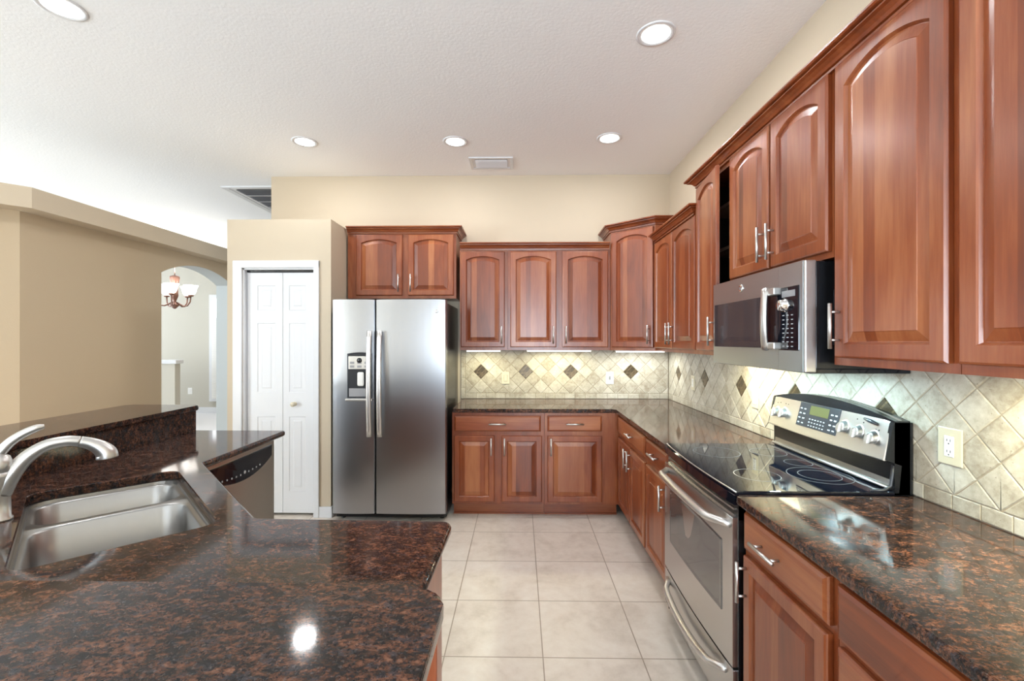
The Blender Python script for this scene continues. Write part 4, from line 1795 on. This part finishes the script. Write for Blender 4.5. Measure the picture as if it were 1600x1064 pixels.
# ------------------------------------------------------------------ ceiling fixtures
def downlight(x, y, label):
    t = empty('recessed_downlight', (x, y, HC), 0, label, 'downlight', 'recessed ceiling downlights')
    b = B()
    b.lathe([(0.072, 0.0), (0.072, -0.004), (0.092, -0.006), (0.098, -0.003), (0.098, 0.0)], (0, 0, 0), 36)
    b.build('trim_ring', M['trim'], t)
    b = B()
    b.lathe([(0.0, -0.0035), (0.0735, -0.0035), (0.0735, 0.0)], (0, 0, 0), 36)
    b.build('lens', M['can_lens'], t)
    area('downlight_lamp', (0, 0, -0.010), (0, 0, 0), 0.14, 0.14, 7.5, (0.97, 0.98, 1.0), t, 'DISK')
    return t


downlight(-1.708, 3.585, 'recessed downlight in front of the pantry, leftmost of the far row of three')
downlight(-0.510, 3.600, 'recessed downlight beside the ceiling supply vent, middle of the far row of three')
downlight(0.702, 3.560, 'recessed downlight nearest the angled corner cabinet, right of the far row of three')
downlight(0.702, 2.352, 'large looking recessed downlight nearest the right wall cabinets, above the range front')
downlight(-2.171, 2.115, 'recessed downlight cut by the upper left edge of the photo')

t = empty('supply_vent', (-0.249, 4.04, HC), 0, 'small white louvred supply vent in the ceiling by the back wall', 'vent')
b = B()
b.sweep([(-0.165, -0.105), (-0.165, 0.105), (0.165, 0.105), (0.165, -0.105)], [(0, 0), (0, -0.007), (-0.026, -0.010), (-0.026, 0)], closed=True)
b.build('frame', M['trim'], t)
b = B()
b.box(-0.142, 0.142, -0.082, 0.082, -0.0015, 0.0)
b.build('backing', M['grey_plastic'], t)
for i in range(6):
    b = B()
    mt = Matrix.Translation((0, -0.066 + i * 0.0265, -0.008)) @ Matrix.Rotation(math.radians(-30), 4, 'X')
    b.box(-0.140, 0.140, -0.0105, 0.0105, -0.001, 0.001, mat=mt)
    b.build('slat', M['trim'], t)
t = empty('return_grille', (-2.55, 5.10, HC), 0, 'large square return air grille in the ceiling behind the pantry wall', 'vent')
b = B()
b.sweep([(-0.46, -0.45), (-0.46, 0.45), (0.46, 0.45), (0.46, -0.45)], [(0, 0), (0, -0.010), (-0.05, -0.014), (-0.05, 0)], closed=True)
for i in range(3):
    b.box(-0.41, 0.41, -0.215 + i * 0.205, -0.203 + i * 0.205, -0.012, 0)
b.build('frame', M['trim'], t)
b = B()
b.box(-0.412, 0.412, -0.402, 0.402, -0.002, 0)
b.build('backing', M['louver_dark'], t)
b = B()
for i in range(32):
    mt = Matrix.Translation((0, -0.39 + i * 0.0252, -0.008)) @ Matrix.Rotation(math.radians(40), 4, 'X')
    b.box(-0.41, 0.41, -0.009, 0.009, -0.0006, 0.0006, mat=mt)
o = b.build('slats', M['grey_plastic'], t)


# ------------------------------------------------------------------ under-cabinet lights
def undercab(x0, x1, y, z, label, mat, col, power, rz=0.0, th=0.010):
    ln = x1 - x0
    t = empty('under_cabinet_light', ((x0 + x1) / 2 if rz == 0 else y, y if rz == 0 else (x0 + x1) / 2, z), rz, label, 'light', 'under-cabinet strip lights')
    b = B()
    b.box(-ln / 2, ln / 2, -0.03, 0.03, -th, 0.0, bev=0.001)
    b.build('housing', M['white_plastic'], t)
    b = B()
    b.box(-ln / 2 + 0.01, ln / 2 - 0.01, -0.031, 0.022, -th * 1.9, -th, bev=0.001)
    b.build('lens', mat, t)
    area('strip_lamp', (0, 0, -th * 2.2), (0, 0, 0), ln - 0.03, 0.04, power, col, t)
    return t


warm, white = (1.0, 0.96, 0.64), (0.97, 1.0, 0.90)
undercab(-0.485, -0.165, 4.12, 1.369, 'short strip light glowing under the single door cabinet by the refrigerator', M['ucl_warm'], warm, 2.6)
undercab(0.06, 0.65, 4.12, 1.369, 'long strip light glowing under the two door back wall cabinet', M['ucl_warm'], warm, 4.0)
undercab(0.86, 1.30, 4.10, 1.364, 'white strip light glowing under the angled corner cabinet', M['ucl_white'], white, 3.6)
undercab(2.50, 2.78, 1.24, 1.369, 'strip light hidden under the tall cabinet left of the microwave', M['ucl_warm'], warm, 6.0, PI / 2, 0.005)
undercab(0.75, 1.25, 1.24, 1.369, 'strip light under the nearest right wall cabinets lighting the duplex outlet wall', M['ucl_warm'], warm, 7.5, PI / 2, 0.005)

# ------------------------------------------------------------------ chandelier in the dining room
CX, CY = -5.11, 6.65
t = empty('chandelier', (CX, CY, 1.915), 0, 'bronze chandelier with glowing glass shades seen through the arch', 'chandelier')
b = B()
b.tube([(0, 0, 0.50), (0, 0, HC - 1.915)], 0.006, 8)
b.build('rod', M['bronze'], t)
b = B()
b.lathe([(0.0, 0.0), (0.05, 0.003), (0.065, 0.012), (0.0, 0.012)], (0, 0, HC - 1.915 - 0.0125), 20)
b.build('canopy', M['bronze'], t)
b = B()
b.lathe([(0.0, 0.0), (0.018, 0.008), (0.035, 0.03), (0.06, 0.055), (0.06, 0.068), (0.03, 0.085), (0.02, 0.12), (0.035, 0.16), (0.048, 0.2), (0.045, 0.30), (0.05, 0.38), (0.065, 0.46), (0.06, 0.485), (0.02, 0.50), (0, 0.51)], (0, 0, 0), 20)
b.build('column', M['bronze'], t)
for k in range(5):
    a = math.radians(-62.5 + 72 * k)
    ca, sa = math.cos(a), math.sin(a)
    b = B()
    ctrl = [(0.03, 0.10), (0.07, 0.075), (0.12, 0.045), (0.17, 0.05), (0.21, 0.11), (0.22, 0.195)]
    b.tube([(r * ca, r * sa, z) for r, z in ctrl], 0.010, 8)
    b.lathe([(0.0, 0.185), (0.03, 0.19), (0.04, 0.205), (0.03, 0.215)], (0.22 * ca, 0.22 * sa, 0), 14)
    b.build('arm', M['bronze'], t)
    b = B()
    b.lathe([(0.03, 0.215), (0.050, 0.228), (0.066, 0.262), (0.076, 0.312), (0.097, 0.355), (0.093, 0.355), (0.070, 0.312), (0.060, 0.262), (0.044, 0.234), (0.0, 0.225)], (0.22 * ca, 0.22 * sa, 0), 20)
    b.build('shade', M['shade'], t)
for k in range(5):
    a = math.radians(-62.5 + 72 * k)
    pl_ = bpy.data.lights.new('chandelier_bulb', 'POINT')
    pl_.energy = 9
    pl_.color = (1.0, 0.95, 0.88)
    pl_.shadow_soft_size = 0.03
    po = bpy.data.objects.new('chandelier_bulb', pl_)
    COL.objects.link(po)
    po.parent = t
    po.location = (0.22 * math.cos(a), 0.22 * math.sin(a), 0.31)
